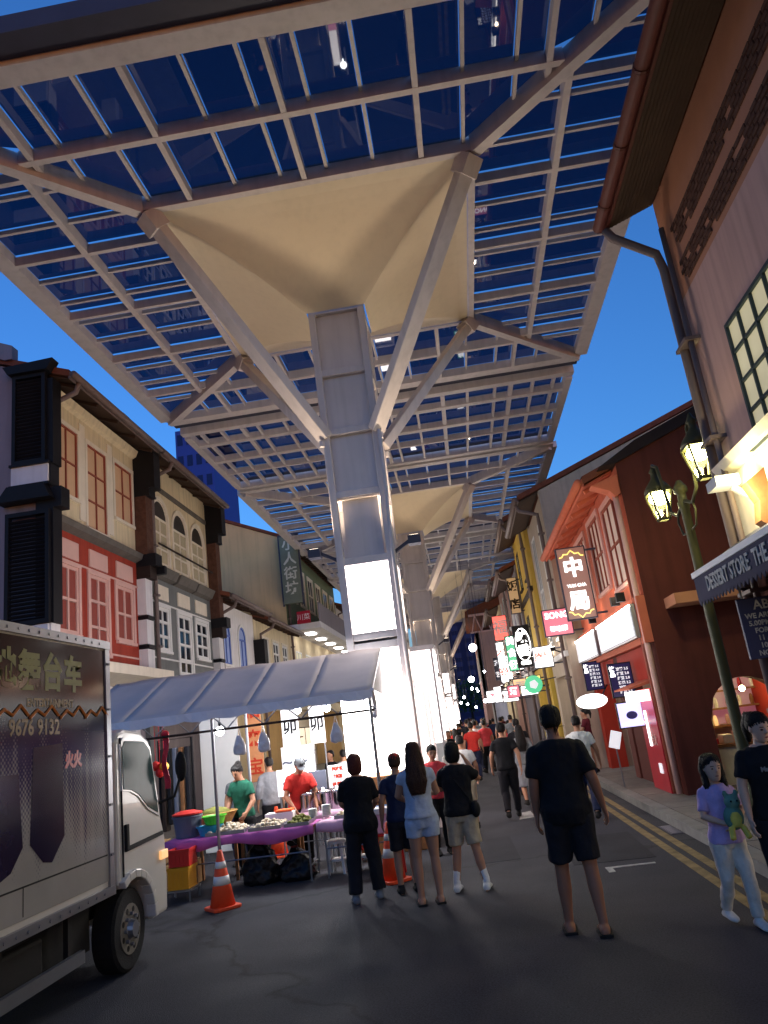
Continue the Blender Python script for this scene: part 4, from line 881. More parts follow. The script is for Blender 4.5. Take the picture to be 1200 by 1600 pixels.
# ------------------------------------------------------------------ box truck
def wrap_material():
    m = bpy.data.materials.new('truck_wrap'); m.use_nodes = True; MATS['truck_wrap'] = m
    t = m.node_tree; N = t.nodes.new; L = t.links.new; b = t.nodes['Principled BSDF']
    b.inputs['Roughness'].default_value = .12; b.inputs['Specular IOR Level'].default_value = .22
    g = N('ShaderNodeNewGeometry'); sx = N('ShaderNodeSeparateXYZ'); L(g.outputs['Position'], sx.inputs[0])
    def mth(op, a, c=None, d=None):
        n = N('ShaderNodeMath'); n.operation = op
        for i, v in enumerate((a, c, d)):
            if v is None: continue
            if isinstance(v, (int, float)): n.inputs[i].default_value = v
            else: L(v, n.inputs[i])
        return n.outputs[0]
    zz = mth('ADD', mth('SUBTRACT', sx.outputs[2], 1.18), mth('MULTIPLY', mth('SUBTRACT', sx.outputs[1], 5.8), .12))
    grad = mth('DIVIDE', zz, .75)
    dots = mth('MULTIPLY', mth('SINE', mth('MULTIPLY', sx.outputs[1], 150)), mth('SINE', mth('MULTIPLY', sx.outputs[2], 150)))
    vm = N('ShaderNodeVectorMath'); vm.operation = 'MULTIPLY'; vm.inputs[1].default_value = (1, 16, 1.2); L(g.outputs['Position'], vm.inputs[0])
    ns = N('ShaderNodeTexNoise'); ns.inputs['Scale'].default_value = 1.0; ns.inputs['Detail'].default_value = 3; L(vm.outputs[0], ns.inputs['Vector'])
    val = mth('ADD', mth('ADD', grad, mth('MULTIPLY', dots, .30)), mth('MULTIPLY', mth('SUBTRACT', ns.outputs['Fac'], .5), 1.3))
    mr = N('ShaderNodeMapRange'); mr.inputs[1].default_value = .1; mr.inputs[2].default_value = .8; L(val, mr.inputs[0])
    top = N('ShaderNodeMapRange'); top.inputs[1].default_value = 1.9; top.inputs[2].default_value = 2.15; L(sx.outputs[2], top.inputs[0])
    mk = mth('MAXIMUM', mr.outputs[0], top.outputs[0])
    c1 = N('ShaderNodeMix'); c1.data_type = 'RGBA'; c1.inputs[6].default_value = (*lin(46, 40, 82), 1); c1.inputs[7].default_value = (*lin(16, 15, 18), 1); L(top.outputs[0], c1.inputs[0])
    n2 = N('ShaderNodeTexNoise'); n2.inputs['Scale'].default_value = 2.2; n2.inputs['Detail'].default_value = 6; L(g.outputs['Position'], n2.inputs['Vector'])
    c0 = N('ShaderNodeMix'); c0.data_type = 'RGBA'; c0.inputs[6].default_value = (*lin(138, 135, 132), 1); c0.inputs[7].default_value = (*lin(170, 168, 164), 1); L(n2.outputs['Fac'], c0.inputs[0])
    c2 = N('ShaderNodeMix'); c2.data_type = 'RGBA'; L(mk, c2.inputs[0]); L(c0.outputs[2], c2.inputs[6]); L(c1.outputs[2], c2.inputs[7]); L(c2.outputs[2], b.inputs['Base Color'])
wrap_material()
M('truck_white', lin(206, 203, 197), .3, var=.06, vscale=3, coat=.3); M('under_black', lin(26, 25, 26), .8, var=.2); M('gold_print', lin(128, 104, 60), .4, var=.1); M('lime_print', lin(120, 118, 58), .5, var=.08); M('orange_print', lin(196, 120, 60), .4, var=.1)
TR = thing('box_truck', 'white box truck with black printed side panel, parked at the left edge', 'truck', (-4.15, 4.5, 0))
xr, xl = -3.2, -5.1
MB().box(xl, .9, .74, xr, 6.68, 2.79).build('cargo_box', 'truck_white', TR, bevel=.02)
BX = TR
MB().box(xr+.001, .95, .80, xr+.008, 6.62, 2.72).build('printed_panel', 'truck_wrap', TR)
for z in (2.77, .72): MB().box(xr-.02, .9, z-.035, xr+.03, 6.7, z+.035).build('edge_rail', 'metal_grey', TR)
MB().box(xr-.03, 6.62, .74, xr+.022, 6.70, 2.78).build('corner_post', 'metal_grey', TR)
for i, ch in enumerate('地舞台车'): lettering(ch, .30, (xr+.010, 5.10+.32*i, 2.46), '+x', 'lime_print', TR, bold=.012, extrude=.001)
lettering('ENTERTAINMENT', .085, (xr+.010, 5.72, 2.24), '+x', 'gold_print', TR, bold=.003, extrude=.001)
lettering('9676 9132', .16, (xr+.010, 5.50, 2.06), '+x', 'gold_print', TR, bold=.004, extrude=.001)
lettering('火火', .13, (xr+.010, 6.05, 1.80), '+x', 'red_gloss', TR, bold=.008, extrude=.001)
m = MB()
for a in (5.0, 5.42, 5.85, 6.25): m.tube([(xr+.012, a, 2.13), (xr+.012, a+.10, 2.19), (xr+.012, a+.2, 2.15), (xr+.012, a+.3, 2.22), (xr+.012, a+.4, 2.15)], .013, 5)
m.build('printed_scroll', 'orange_print', TR)
for pts in ([(5.47, 1.92), (5.88, 1.94), (5.9, 1.26), (5.72, 1.1), (5.6, 1.12), (5.43, 1.26)], [(5.0, 1.75), (5.28, 1.75), (5.34, 1.26), (5.2, 1.12), (4.95, 1.05)], [(4.3, 1.8), (4.75, 1.8), (4.78, 1.3), (4.55, 1.1), (4.3, 1.25)]):
    MB().prism(pts, 'x', xr+.009, xr+.011).build('printed_figure', M('print_dark', lin(34, 29, 56), .14, var=.2, spec=.35), TR)
rv = MB().tube([(xr+.03, 0, 0), (xr+.036, 0, 0)], .012, 8).mesh('rivet'); rv.materials.append(MATS['metal_grey'])
for zz in (2.77, .72):
    for k in range(26):
        o = bpy.data.objects.new('rivet', rv); COL.objects.link(o); o.parent = TR; o.location = (-TR.location.x, 3.0+.14*k-TR.location.y, zz)
for zz in (1.0, 1.4, 1.8, 2.2, 2.6): MB().box(xr+.023, 6.635, zz-.01, xr+.03, 6.685, zz+.01).build('corner_plate', 'steel_dark', TR)
MB().box(xr+.009, 3.0, 1.0, xr+.0105, 6.60, 1.012).build('panel_seam', 'under_black', TR)
for yv in (4.1, 5.35): MB().box(xr+.009, yv-.004, .82, xr+.0105, yv+.004, 1.0).build('panel_seam', 'under_black', TR)
MB().box(xr+.031, 4.5, .70, xr+.04, 4.62, .74).build('side_marker', 'sign_amber', TR)
# chassis and guard rail
MB().box(-4.75, .9, .45, -3.55, 7.3, .66).build('chassis', 'under_black', TR)
MB().box(xr-.22, 3.2, .30, xr-.16, 6.60, .72).build('skirt', 'under_black', TR)  # dark panel added in place of the shade under the box
for z in (.34,): MB().box(xr-.06, 3.6, z-.045, xr-.02, 6.25, z+.045).build('side_guard', 'metal_grey', TR)
for y in (3.9, 5.2, 6.1): MB().box(xr-.1, y-.03, .3, xr-.061, y+.03, .68).build('guard_post', 'under_black', TR)
MB().box(-3.65, 5.0, .3, -3.3, 5.8, .6).build('fuel_tank', 'under_black', TR, bevel=.03)
# cab
cy, cz, cr = 7.06, .33, .41
arch = [(cy+cr*math.cos(a), cz+cr*math.sin(a)) for a in [PI*(.02+.09*k) for k in range(7)]]
prof = [(6.80, .72), (6.80, 1.92), (6.86, 2.0), (7.02, 2.03), (7.36, 2.0), (7.55, 1.92), (7.63, 1.8), (7.80, 1.16), (7.88, .98), (7.90, .6), (7.88, .30), (7.50, .30)]+arch+[(6.86, .70)]
c = MB().prism(prof, 'x', xr+.0, xl); cabo = c.build('cab', 'truck_white', TR, bevel=.035)
win = [(6.93, 1.50), (6.92, 1.86), (6.98, 1.92), (7.40, 1.90), (7.53, 1.82), (7.66, 1.36), (7.68, 1.22), (7.45, 1.30), (7.25, 1.43), (7.1, 1.48)]
cx_, cz_ = 7.3, 1.6
rim = [(cx_+(y-cx_)*1.10, cz_+(z-cz_)*1.10) for y, z in win]
MB().prism(rim, 'x', xr+.002, xr+.012).build('window_trim', 'white_gloss', TR)
MB().prism(win, 'x', xr+.0125, xr+.018).build('side_window', M('cab_glass', lin(52, 78, 80), .12, var=.15, spec=.02), TR)
MB().bar((xr+.008, 6.9, .74), (xr+.008, 6.9, 1.95), .012, .012).build('door_seam', 'under_black', TR)
MB().bar((xr+.01, 6.95, .99), (xr+.01, 7.78, 1.02), .02, .035).build('door_stripe', 'under_black', TR)
MB().box(xr+.002, 6.94, .98, xr+.03, 7.0, 1.2).build('door_handle', 'under_black', TR, bevel=.008)
MB().box(xr+.002, 7.70, .78, xr+.03, 7.86, .86).build('indicator', 'sign_amber', TR, bevel=.006)
fl = MB()
ao = [(cy+(cr+.07)*math.cos(a), cz+(cr+.07)*math.sin(a)) for a in [PI*(.0+.083*k) for k in range(9)]]; ai = [(cy+cr*math.cos(a), cz+cr*math.sin(a)) for a in [PI*(.0+.083*k) for k in range(9)]]
for k in range(8): fl.prism([ao[k], ao[k+1], ai[k+1], ai[k]], 'x', xr-.1, xr+.05)
fl.build('wheel_arch', 'truck_white', TR, bevel=.01)
MB().box(xl+.1, 7.88, .30, xr-.05, 7.96, .58).build('bumper', 'truck_white', TR, bevel=.03)
mi = MB().tube([(xr, 7.72, 1.3), (xr+.12, 7.86, 1.34), (xr+.16, 7.92, 1.5)], .014, 6).build('mirror_arm', 'under_black', TR)
MB().ell((xr+.17, 7.94, 1.62), (.06, .05, .15), 12, 8).build('mirror', 'under_black', mi, smooth=True)
MB().add([(xl+.15, 7.815, 1.18), (xr-.15, 7.815, 1.18), (xr-.2, 7.65, 1.82), (xl+.2, 7.65, 1.82)], [(0, 1, 2, 3)]).build('windscreen', 'cab_glass', TR)
def wheel(x, y, r, s):
    w_ = MB().tube([(x-s*.20, y, r), (x-s*.19, y, r), (x-s*.02, y, r), (x, y, r)], [r*.9, r, r, r*.92], 28).build('wheel', 'rubber', TR, smooth=False)
    MB().tube([(x-s*.03, y, r), (x+s*.004, y, r)], [r*.62, r*.60], 24).build('rim', M('rim_steel', lin(112, 107, 100), .6, .2, var=.2, vscale=14), w_)
    h = MB().tube([(x, y, r), (x+s*.05, y, r)], [r*.24, r*.2], 14)
    h.build('hub', 'metal_grey', w_)
    for k in range(8):
        a = 2*PI*k/8; MB().tube([(x+s*.004, y+r*.36*math.cos(a), r+r*.36*math.sin(a)), (x+s*.03, y+r*.36*math.cos(a), r+r*.36*math.sin(a))], .016, 6).build('wheel_nut', 'metal_grey', w_)
        a += PI/8; MB().tube([(x+s*.0045, y+r*.47*math.cos(a), r+r*.47*math.sin(a)), (x+s*.006, y+r*.47*math.cos(a), r+r*.47*math.sin(a))], .025, 8).build('rim_slot', 'under_black', w_)
wheel(-3.22, cy, .335, 1); wheel(-5.08, cy, .335, -1); wheel(-3.22, 2.6, .335, 1); wheel(-5.08, 2.6, .335, -1)
MB().box(-4.9, 6.70, .7, -3.4, 6.80, 1.6).build('bulkhead', 'under_black', TR)

# ------------------------------------------------------------------ stall tent
M('tent_cloth', lin(208, 196, 192), .75, var=.09, vscale=1.5, bump=.08, bscale=6); M('tent_side', lin(224, 220, 224), .75, var=.05)
TT = thing('stall_tent', 'pale fabric stall tent over the food tables', 'tent', (-3.3, 10.9, 0))
tx0, tx1, ty0, ty1, tz0, tz1 = -5.45, -1.22, 10.05, 11.72, 2.24, 2.92
nb = 5
for b_ in range(nb):
    xa = tx0+(tx1-tx0)*b_/nb; xb = tx0+(tx1-tx0)*(b_+1)/nb; m = MB(); vs = []; fs = []
    for i in range(9):
        for j in range(9):
            u, v = i/8, j/8; x = xa+.002+(xb-xa-.004)*u; y = ty0+(ty1-ty0)*v
            sag = -.045*math.sin(PI*u)*math.sin(PI*v)+.02*noise.noise(Vector((x*2.2, y*2.2, 0)))+.006*noise.noise(Vector((x*9, y*5, 2)))
            vs.append((x, y, tz0+(tz1-tz0)*v+sag))
    for i in range(8):
        for j in range(8): fs.append((i*9+j, (i+1)*9+j, (i+1)*9+j+1, i*9+j+1))
    o = m.add(vs, fs).build('roof_panel', 'tent_cloth', TT, smooth=True); md = o.modifiers.new('s', 'SOLIDIFY'); md.thickness = .006
for b_ in range(nb+1):
    x = tx0+(tx1-tx0)*b_/nb; MB().bar((x, ty0, tz0-.02), (x, ty1, tz1-.02), .02, .02).build('rafter_tube', 'metal_grey', TT)
v = MB(); vs = []; fs = []
for i in range(41):
    x = tx0+(tx1-tx0)*i/40; d = .10+.03*abs(math.sin(i*PI/4)); vs += [(x, ty0-.01+.006*math.sin(i*1.9), tz0), (x, ty0-.015+.012*math.sin(i*1.3), tz0-d)]
for i in range(40): fs.append((2*i, 2*i+2, 2*i+3, 2*i+1))
v.add(vs, fs).build('valance', 'tent_side', TT)
MB().add([(tx1, ty0, tz0), (tx1, ty1, tz1), (tx1, ty1, tz0-.05)], [(0, 1, 2)]).build('gable_flap', 'tent_side', TT)
for x, y, z in ((-5.4, 10.1, tz0), (-3.4, 10.1, tz0), (-1.27, 10.1, tz0), (-5.4, 11.68, tz1), (-3.4, 11.68, tz1)):
    MB().tube([(x, y, 0), (x, y, z-.02)], .022, 8).build('pole', 'metal_grey', TT); MB().box(x-.06, y-.06, 0, x+.06, y+.06, .012).build('foot_plate', 'metal_grey', TT)
MB().tube([(tx0, 10.1, 1.98), (tx1, 10.1, 1.98)], .018, 6).build('tie_rail', 'dark_brown', TT); MB().tube([(tx0, 10.1, tz0-.02), (tx1, 10.1, tz0-.02)], .02, 6).build('eave_rail', 'metal_grey', TT)
for i in range(8):
    x = tx0+.25+i*.5; MB().tube([(x, 10.1, 1.98), (x+.25, 10.1, tz0-.03)], .009, 5).tube([(x+.25, 10.1, tz0-.03), (x+.5, 10.1, 1.98)], .009, 5).build('truss_brace', 'metal_grey', TT)
MB().tube([(tx1, ty0, tz0), (tx1-.02, ty0+.3, tz0-.2), (tx1, ty0+.02, tz0-.35)], .03, 6).build('tied_flap', 'tent_side', TT)
for i, (x, y, z, r, w_) in enumerate([(-3.56, 10.9, 1.98, .065, 60), (-2.05, 11.2, 2.12, .06, 75), (-2.5, 11.3, 2.14, .05, 45)]):
    T = thing('bulb_lamp', ['bare white bulb hanging at the left of the stall', 'bare white bulb at the right end of the stall', 'small white bulb in the middle right of the stall'][i], 'lamp', (x, y, z), 0, 'bare bulbs under the stall tent')
    MB().ell((x, y, z), r, 12, 8).build('bulb', 'lamp_white', T, smooth=True); MB().cyl((x, y, 0), .02, z+r-.01, z+r+.06, 8).build('socket', 'black_paint', T); MB().cyl((x, y, 0), .005, z+r+.06, tz0+(tz1-tz0)*(y-ty0)/(ty1-ty0)-.04, 5).build('cable', 'black_paint', T)
    point('bulb_light', (x, y, z-.12), w_, (.93, .97, 1), .07, T)

# ------------------------------------------------------------------ tables and goods
M('purple_cloth', lin(198, 104, 174), .7, var=.1, vscale=5); M('pink_cloth', lin(222, 176, 200), .7, var=.08, vscale=5); M('foam_white', lin(236, 232, 230), .7, var=.03)
M('food_pale', lin(222, 206, 180), .7, var=.2, vscale=30); M('food_green', lin(120, 120, 60), .8, var=.3, vscale=30); M('basin_green', lin(90, 190, 50), .35, var=.05); M('basin_blue', lin(40, 150, 190), .35, var=.05); M('bin_grey', lin(100, 106, 122), .5, var=.08)
M('orange_cone', lin(238, 84, 48), .5, var=.08, vscale=8); M('cone_white', lin(226, 222, 216), .4, var=.08); M('bag_black', lin(20, 20, 24), .3, var=.2, bump=.6, bscale=25); M('crate_yellow', lin(224, 158, 40), .45, var=.06); M('crate_red', lin(200, 50, 44), .45, var=.06); M('rattan', lin(170, 132, 78), .8, var=.25, vscale=40, bump=.5, bscale=70)
M('tray_blue', lin(60, 140, 200), .4, var=.05); M('tofu_orange', lin(232, 110, 60), .6, var=.1)
def table(label, x0, x1, y0, y1, z, cloth, drop):
    T = thing('folding_table', label, 'table', ((x0+x1)/2, (y0+y1)/2, 0), 0, 'stall tables')
    MB().box(x0, y0, z-.03, x1, y1, z).build('table_top', 'timber', T)
    for x in (x0+.08, x1-.08):
        for y in (y0+.06, y1-.06): MB().tube([(x, y, 0), (x, y, z-.03)], .013, 6).build('leg', 'metal_grey', T)
        MB().tube([(x, y0+.06, .18), (x, y1-.06, .18)], .01, 6).build('stretcher', 'metal_grey', T)
    MB().tube([(x0+.08, y0+.06, .35), (x1-.08, y0+.06, .35)], .01, 6).build('stretcher', 'metal_grey', T)
    vs, fs = [], []; n = int((x1-x0)/.08)
    for i in range(n+1):
        x = x0-.01+(x1-x0+.02)*i/n; f = .02*math.sin(i*1.7)+.01*math.sin(i*.6)
        d = drop*(1+.25*math.sin(i*.45))
        vs += [(x, y1, z+.006), (x, y0-.02, z+.006), (x, y0-.035+f*.5, z-.05), (x, y0-.04+f, z-d)]
    for i in range(n):
        for k in range(3): fs.append((4*i+k, 4*i+4+k, 4*i+5+k, 4*i+1+k))
    o = MB().add(vs, fs).build('table_cover', cloth, T, smooth=True); md = o.modifiers.new('s', 'SOLIDIFY'); md.thickness = .004
table('long stall table covered in purple plastic cloth heaped with food', -4.15, -2.2, 10.2, 10.8, .66, 'purple_cloth', .13)
table('stall table with pale pink cloth, right of the purple one', -2.15, -1.06, 10.25, 10.85, .67, 'pink_cloth', .10)
table('rear stall table with steel pots, behind the red-shirted cook', -2.7, -1.95, 11.15, 11.6, .72, 'pink_cloth', .2)
def heap(label, x0, x1, y0, y1, z, n, r, mat, traym='metal_grey'):
    T = thing('food_tray', label, 'food', ((x0+x1)/2, (y0+y1)/2, z), 0, 'trays of food on the stall')
    MB().box(x0, y0, z, x1, y1, z+.012).box(x0, y0, z+.012, x0+.01, y1, z+.04).box(x1-.01, y0, z+.012, x1, y1, z+.04).box(x0+.01, y0, z+.012, x1-.01, y0+.01, z+.04).box(x0+.01, y1-.01, z+.012, x1-.01, y1, z+.04).build('tray', traym, T)
    m = MB()
    for i in range(n):
        x, y = random.uniform(x0+.04, x1-.04), random.uniform(y0+.04, y1-.04); h = .02+.09*max(0, 1-abs(x-(x0+x1)/2)/((x1-x0)/2))*max(0, 1-abs(y-(y0+y1)/2)/((y1-y0)/2))
        m.ell((x, y, z+.02+random.uniform(0, h)), (r*random.uniform(.8, 1.2), r*random.uniform(.8, 1.2), r*random.uniform(.55, .8)), 7, 5)
    o = m.build('dumplings', mat, T, smooth=True); o['kind'] = 'stuff'
heap('pale heap of dumplings at the left of the purple table', -3.62, -3.1, 10.22, 10.7, .67, 90, .034, 'food_pale')
heap('heap of wrapped dumplings in the middle of the purple table', -3.05, -2.62, 10.22, 10.7, .67, 80, .032, 'food_pale')
heap('greenish heap of leaf dumplings at the right of the purple table', -2.58, -2.25, 10.22, 10.7, .67, 60, .032, 'food_green')
heap('tray of small food pieces on the pale pink table', -1.95, -1.55, 10.4, 10.8, .68, 50, .028, 'food_pale')
def basin(name, label, c, r, h, mat, z):
    T = thing(name, label, 'basin', (c[0], c[1], z))
    MB().lathe((c[0], c[1], z), [(.02, 0), (r*.75, 0), (r*.97, h*.9), (r*1.06, h), (r*1.06, h-.012), (r*.93, h*.88), (r*.7, .012), (.02, .012)], 20).build('shell', mat, T, smooth=False)
    MB().lathe((c[0], c[1], z), [(.01, h*.6), (r*.88, h*.62), (r*.5, h*.8), (.01, h*.85)], 14).build('contents', 'food_pale', T, smooth=True)
basin('basin', 'blue plastic basin on the purple table', (-3.62, 10.42), .17, .12, 'basin_blue', .67)
basin('basin', 'green plastic basin resting in the blue one', (-3.58, 10.5), .155, .11, 'basin_green', .79)
T = thing('bin', 'grey plastic tub beside the blue basin', 'bin', (-3.95, 10.5, .67))
MB().lathe((-3.95, 10.5, .67), [(.02, 0), (.16, 0), (.19, .26), (.205, .27), (.205, .25), (.175, .24), (.15, .02), (.02, .02)], 20).build('tub', 'bin_grey', T); MB().lathe((-3.95, 10.5, .95), [(.02, 0), (.2, 0), (.2, .02), (.1, .05), (.02, .05)], 18).build('lid', 'crate_red', T)
T = thing('rattan_basket', 'wide shallow rattan basket behind the green basin', 'basket', (-3.75, 11.0, .8))
MB().lathe((-3.75, 11.05, .72), [(.02, 0), (.2, 0), (.3, .16), (.32, .17), (.3, .18), (.19, .03), (.02, .03)], 22).build('bowl', 'rattan', T); MB().lathe((-3.75, 11.05, .80), [(.02, .1), (.26, .06), (.15, .14), (.02, .17)], 16).build('contents', 'food_green', T, smooth=True)
T = thing('trestle', 'small timber trestle under the rattan basket', 'table', (-3.75, 11.05, 0)); MB().box(-4.1, 10.9, .68, -3.4, 11.3, .715).build('top', 'timber', T)
for x in (-4.05, -3.45):
    for y in (10.95, 11.25): MB().box(x-.02, y-.02, 0, x+.02, y+.02, .68).build('leg', 'timber', T)
for i, x in enumerate((-2.5, -2.25, -2.05)):
    T = thing('steel_pot', ['steel stock pot, leftmost of the three', 'steel stock pot in the middle of the three', 'steel stock pot, rightmost of the three'][i], 'pot', (x, 11.35, .725), 0, 'steel pots behind the cook')
    MB().lathe((x, 11.35, .728), [(.01, 0), (.105, 0), (.11, .02), (.11, .22), (.115, .225), (.108, .225), (.10, .03), (.01, .03)], 20).build('body', 'chrome', T, smooth=True); MB().lathe((x, 11.35, .955), [(.112, 0), (.09, .03), (.03, .045), (.025, .07), (.005, .075)], 16).build('lid', 'chrome', T, smooth=True)
def cone(label, x, y, h=.62):
    T = thing('traffic_cone', label, 'traffic cone', (x, y, 0), random.uniform(0, 1), 'orange traffic cones'); r0 = .145
    BASE[T.name] = Vector((x, y, 0))
    MB().prism([(x-.17, y-.13), (x-.13, y-.17), (x+.13, y-.17), (x+.17, y-.13), (x+.17, y+.13), (x+.13, y+.17), (x-.13, y+.17), (x-.17, y+.13)], 'z', .001, .035).build('base', 'orange_cone', T, bevel=.008)
    rr = lambda t: r0*(1-t)+.028*t
    MB().lathe((x, y, .035), [(rr(0), 0), (rr(.5), (h-.04)*.5), (rr(1), h-.04), (.015, h-.035)], 20).build('body', 'orange_cone', T, smooth=True)
    for t0, t1 in ((.38, .54), (.68, .80)):
        MB().lathe((x, y, .035), [(rr(t0)+.003, (h-.04)*t0), (rr(t1)+.003, (h-.04)*t1)], 20).build('reflective_band', 'cone_white', T, smooth=True)
cone('orange traffic cone standing by the truck, nearest the camera', -3.1, 9.21); cone('orange traffic cone beside the woman in black', -1.17, 9.64, .66); cone('orange traffic cone behind the stall near the plaid shirt', -3.28, 12.6, .75)
T = thing('foam_box', 'white foam box with pink sides at the right end of the stall', 'box', (-1.24, 10.05, .5)); MB().box(-1.42, 9.92, .50, -1.08, 10.16, .72).build('body', 'pink_cloth', T, bevel=.012); MB().box(-1.44, 9.90, .72, -1.06, 10.18, .79).build('lid', 'foam_white', T, bevel=.012)
T = thing('stool', 'small red plastic stool under the foam box', 'stool', (-1.24, 10.05, 0)); MB().box(-1.40, 9.92, .46, -1.08, 10.17, .498).build('seat', 'crate_red', T, bevel=.01)
for x in (-1.38, -1.10):
    for y in (9.94, 10.15): MB().bar((x, y, .46), (x+(x+1.24)*.15, y, 0), .035, .035).build('leg', 'crate_red', T)
T = thing('tray', 'shallow blue tray on the pale pink table', 'tray', (-1.35, 10.6, .68)); MB().box(-1.5, 10.35, .68, -1.12, 10.75, .695).box(-1.5, 10.35, .695, -1.485, 10.75, .75).box(-1.135, 10.35, .695, -1.12, 10.75, .75).box(-1.485, 10.735, .695, -1.135, 10.75, .75).box(-1.485, 10.35, .695, -1.135, 10.365, .75).build('shell', 'tray_blue', T)
T = thing('container', 'white food container with orange lid before the cook', 'box', (-2.75, 10.95, .68)); MB().box(-3.0, 10.88, .66, -2.6, 11.1, .80).build('body', 'foam_white', T, bevel=.015); MB().box(-2.85, 10.88, .80, -2.62, 11.1, .83).build('lid', 'tofu_orange', T, bevel=.008)
T = thing('trestle', 'timber trestle bench under the white food container', 'table', (-2.8, 11, 0)); MB().box(-3.1, 10.84, .62, -2.5, 11.12, .655).build('top', 'timber', T)
for x in (-3.05, -2.55):
    for y in (10.88, 11.08): MB().box(x-.02, y-.02, 0, x+.02, y+.02, .62).build('leg', 'timber', T)
def bag(label, c, r, h):
    T = thing('rubbish_bag', label, 'bag', (c[0], c[1], 0), 0, 'black bags under the table'); m = MB()
    m.loft([[(c[0]+k_[1]*(1+.16*math.sin(3*a+k_[0]*9))*math.cos(a)+k_[2], c[1]+k_[1]*.75*(1+.12*math.cos(2*a))*math.sin(a), k_[0]*h) for a in [2*PI*q/18 for q in range(18)]] for k_ in ((0.005, r*.95, 0), (.12, r*1.08, 0), (.4, r*.92, .01), (.65, r*.66, .02), (.82, r*.34, .0), (.9, r*.16, -.01), (1.0, r*.3, -.03), (1.06, r*.2, -.05))])
    me = solidify(m, .018, 1, .03, 9, (1, 1, 1)); me.transform(Matrix.Translation((-c[0], -c[1], 0))); link_mesh('bag', me, 'bag_black', T); MB().lathe((c[0]-.01, c[1], h*.89), [(.05, 0), (.05, .02)], 10).build('tie', 'cloth_tie' if 'cloth_tie' in MATS else M('cloth_tie', lin(120, 40, 40), .7), T)
bag('tall black rubbish bag under the purple table', (-3.0, 10.5), .25, .58); bag('rounded black rubbish bag right of the tall one', (-2.52, 10.5), .24, .44)
def crate(label, x0, y0, z, mat, h=.25):
    T = thing('plastic_basket', label, 'basket', (x0+.13, y0+.13, z), 0, 'plastic baskets by the truck'); m = MB(); X1, Y1 = x0+.27, y0+.3
    m.box(x0, y0, z, X1, Y1, z+.015).box(x0-.01, y0-.01, z+h-.03, X1+.01, y0+.01, z+h).box(x0-.01, Y1-.01, z+h-.03, X1+.01, Y1+.01, z+h).box(x0-.01, y0+.01, z+h-.03, x0+.01, Y1-.01, z+h).box(X1-.01, y0+.01, z+h-.03, X1+.01, Y1-.01, z+h)
    m.build('rim', mat, T); w_ = MB()
    w_.box(x0+.004, y0+.004, z+.015, X1-.004, y0+.008, z+h-.03).box(x0+.004, Y1-.008, z+.015, X1-.004, Y1-.004, z+h-.03).box(x0+.004, y0+.008, z+.015, x0+.008, Y1-.008, z+h-.03).box(X1-.008, y0+.008, z+.015, X1-.004, Y1-.008, z+h-.03); w_.build('side', mat, T)
    for i in range(5): MB().box(x0+.03+i*.05, y0-.002, z+.03, x0+.045+i*.05, y0+.0035, z+h-.05).build('rib', mat, T)
crate('yellow plastic basket on the stand by the truck', -4.0, 9.85, .14, 'crate_yellow'); crate('red plastic basket stacked above the yellow one', -4.0, 9.9, .395, 'crate_red', .2)
T = thing('low_stand', 'low wire stand under the plastic baskets', 'stand', (-3.87, 10, 0)); MB().box(-4.05, 9.83, .115, -3.7, 10.2, .137).build('shelf', 'metal_grey', T)
for x in (-4.03, -3.72):
    for y in (9.85, 10.18): MB().tube([(x, y, 0), (x, y, .115)], .012, 6).build('leg', 'metal_grey', T)
# things standing behind the stall
def board(name, label, x0, x1, y, z0, z1, mat, txt=None, size=.2, lm='red_gloss', legs=True, cat='sign', stack=False):
    T = thing(name, label, cat, ((x0+x1)/2, y, 0)); MB().box(x0, y, z0, x1, y+.035, z1).build('panel', mat, T, bevel=.006)
    if legs:
        for x in (x0+.03, x1-.03): MB().tube([(x, y+.05, 0), (x, y+.05, z1-.05)], .014, 6).build('leg', 'metal_grey', T); 
    if txt:
        for i, ch in enumerate(txt): lettering(ch, size, ((x0+x1)/2, y-.006, z1-(z1-z0)*(i+.5)/len(txt)), '-y', lm, T, bold=.006, extrude=.002)
    return T
M('banner_orange', lin(206, 140, 96), .7, var=.15, vscale=6); M('ink_red', lin(196, 60, 36), .6, var=.1)
board('partition_panel', 'tall white partition panel behind the stall', -4.82, -4.12, 13.6, .05, 2.55, 'white_paint', None, cat='panel')
board('banner', 'orange cloth banner with red brush characters', -4.02, -3.72, 13.7, 1.1, 2.55, 'banner_orange', ['福', '来', '宝'], .3, 'ink_red', cat='banner')
board('poster_stand', 'white poster with drawn emblem, left of the pair', -3.3, -3.0, 13.5, 1.62, 2.25, 'sign_white_soft', ['卯'], .26, 'black_paint')
board('poster_stand', 'white poster with drawn emblem, right of the pair', -2.8, -2.54, 13.5, 1.62, 2.25, 'sign_white_soft', ['卯'], .26, 'black_paint')
board('notice_board', 'grey-white notice board with a line drawing', -3.32, -2.86, 13.4, 1.12, 1.62, 'sign_white_soft', ['~ ~'], .3, 'bin_grey')
board('light_tube_sign', 'narrow upright white tube sign behind the stall', -2.84, -2.74, 13.3, 1.15, 1.62, 'tube_white', None)
board('price_card', 'pink price card with red lines above the pots', -2.2, -1.92, 11.62, .98, 1.3, 'sign_price' if 'sign_price' in MATS else glow('sign_price', (1, .75, .8), .5), ['PORK', 'RICE', '10 FOR'], .06, 'ink_red')
board('picture_board', 'grey picture board left of the pink price card', -2.5, -2.24, 11.64, .98, 1.25, 'bin_grey', None)
board('picture_board', 'pale picture board behind the red-shirted cook', -3.15, -2.85, 12.3, .9, 1.3, 'sign_white_soft', ['~'], .2, 'bin_grey')
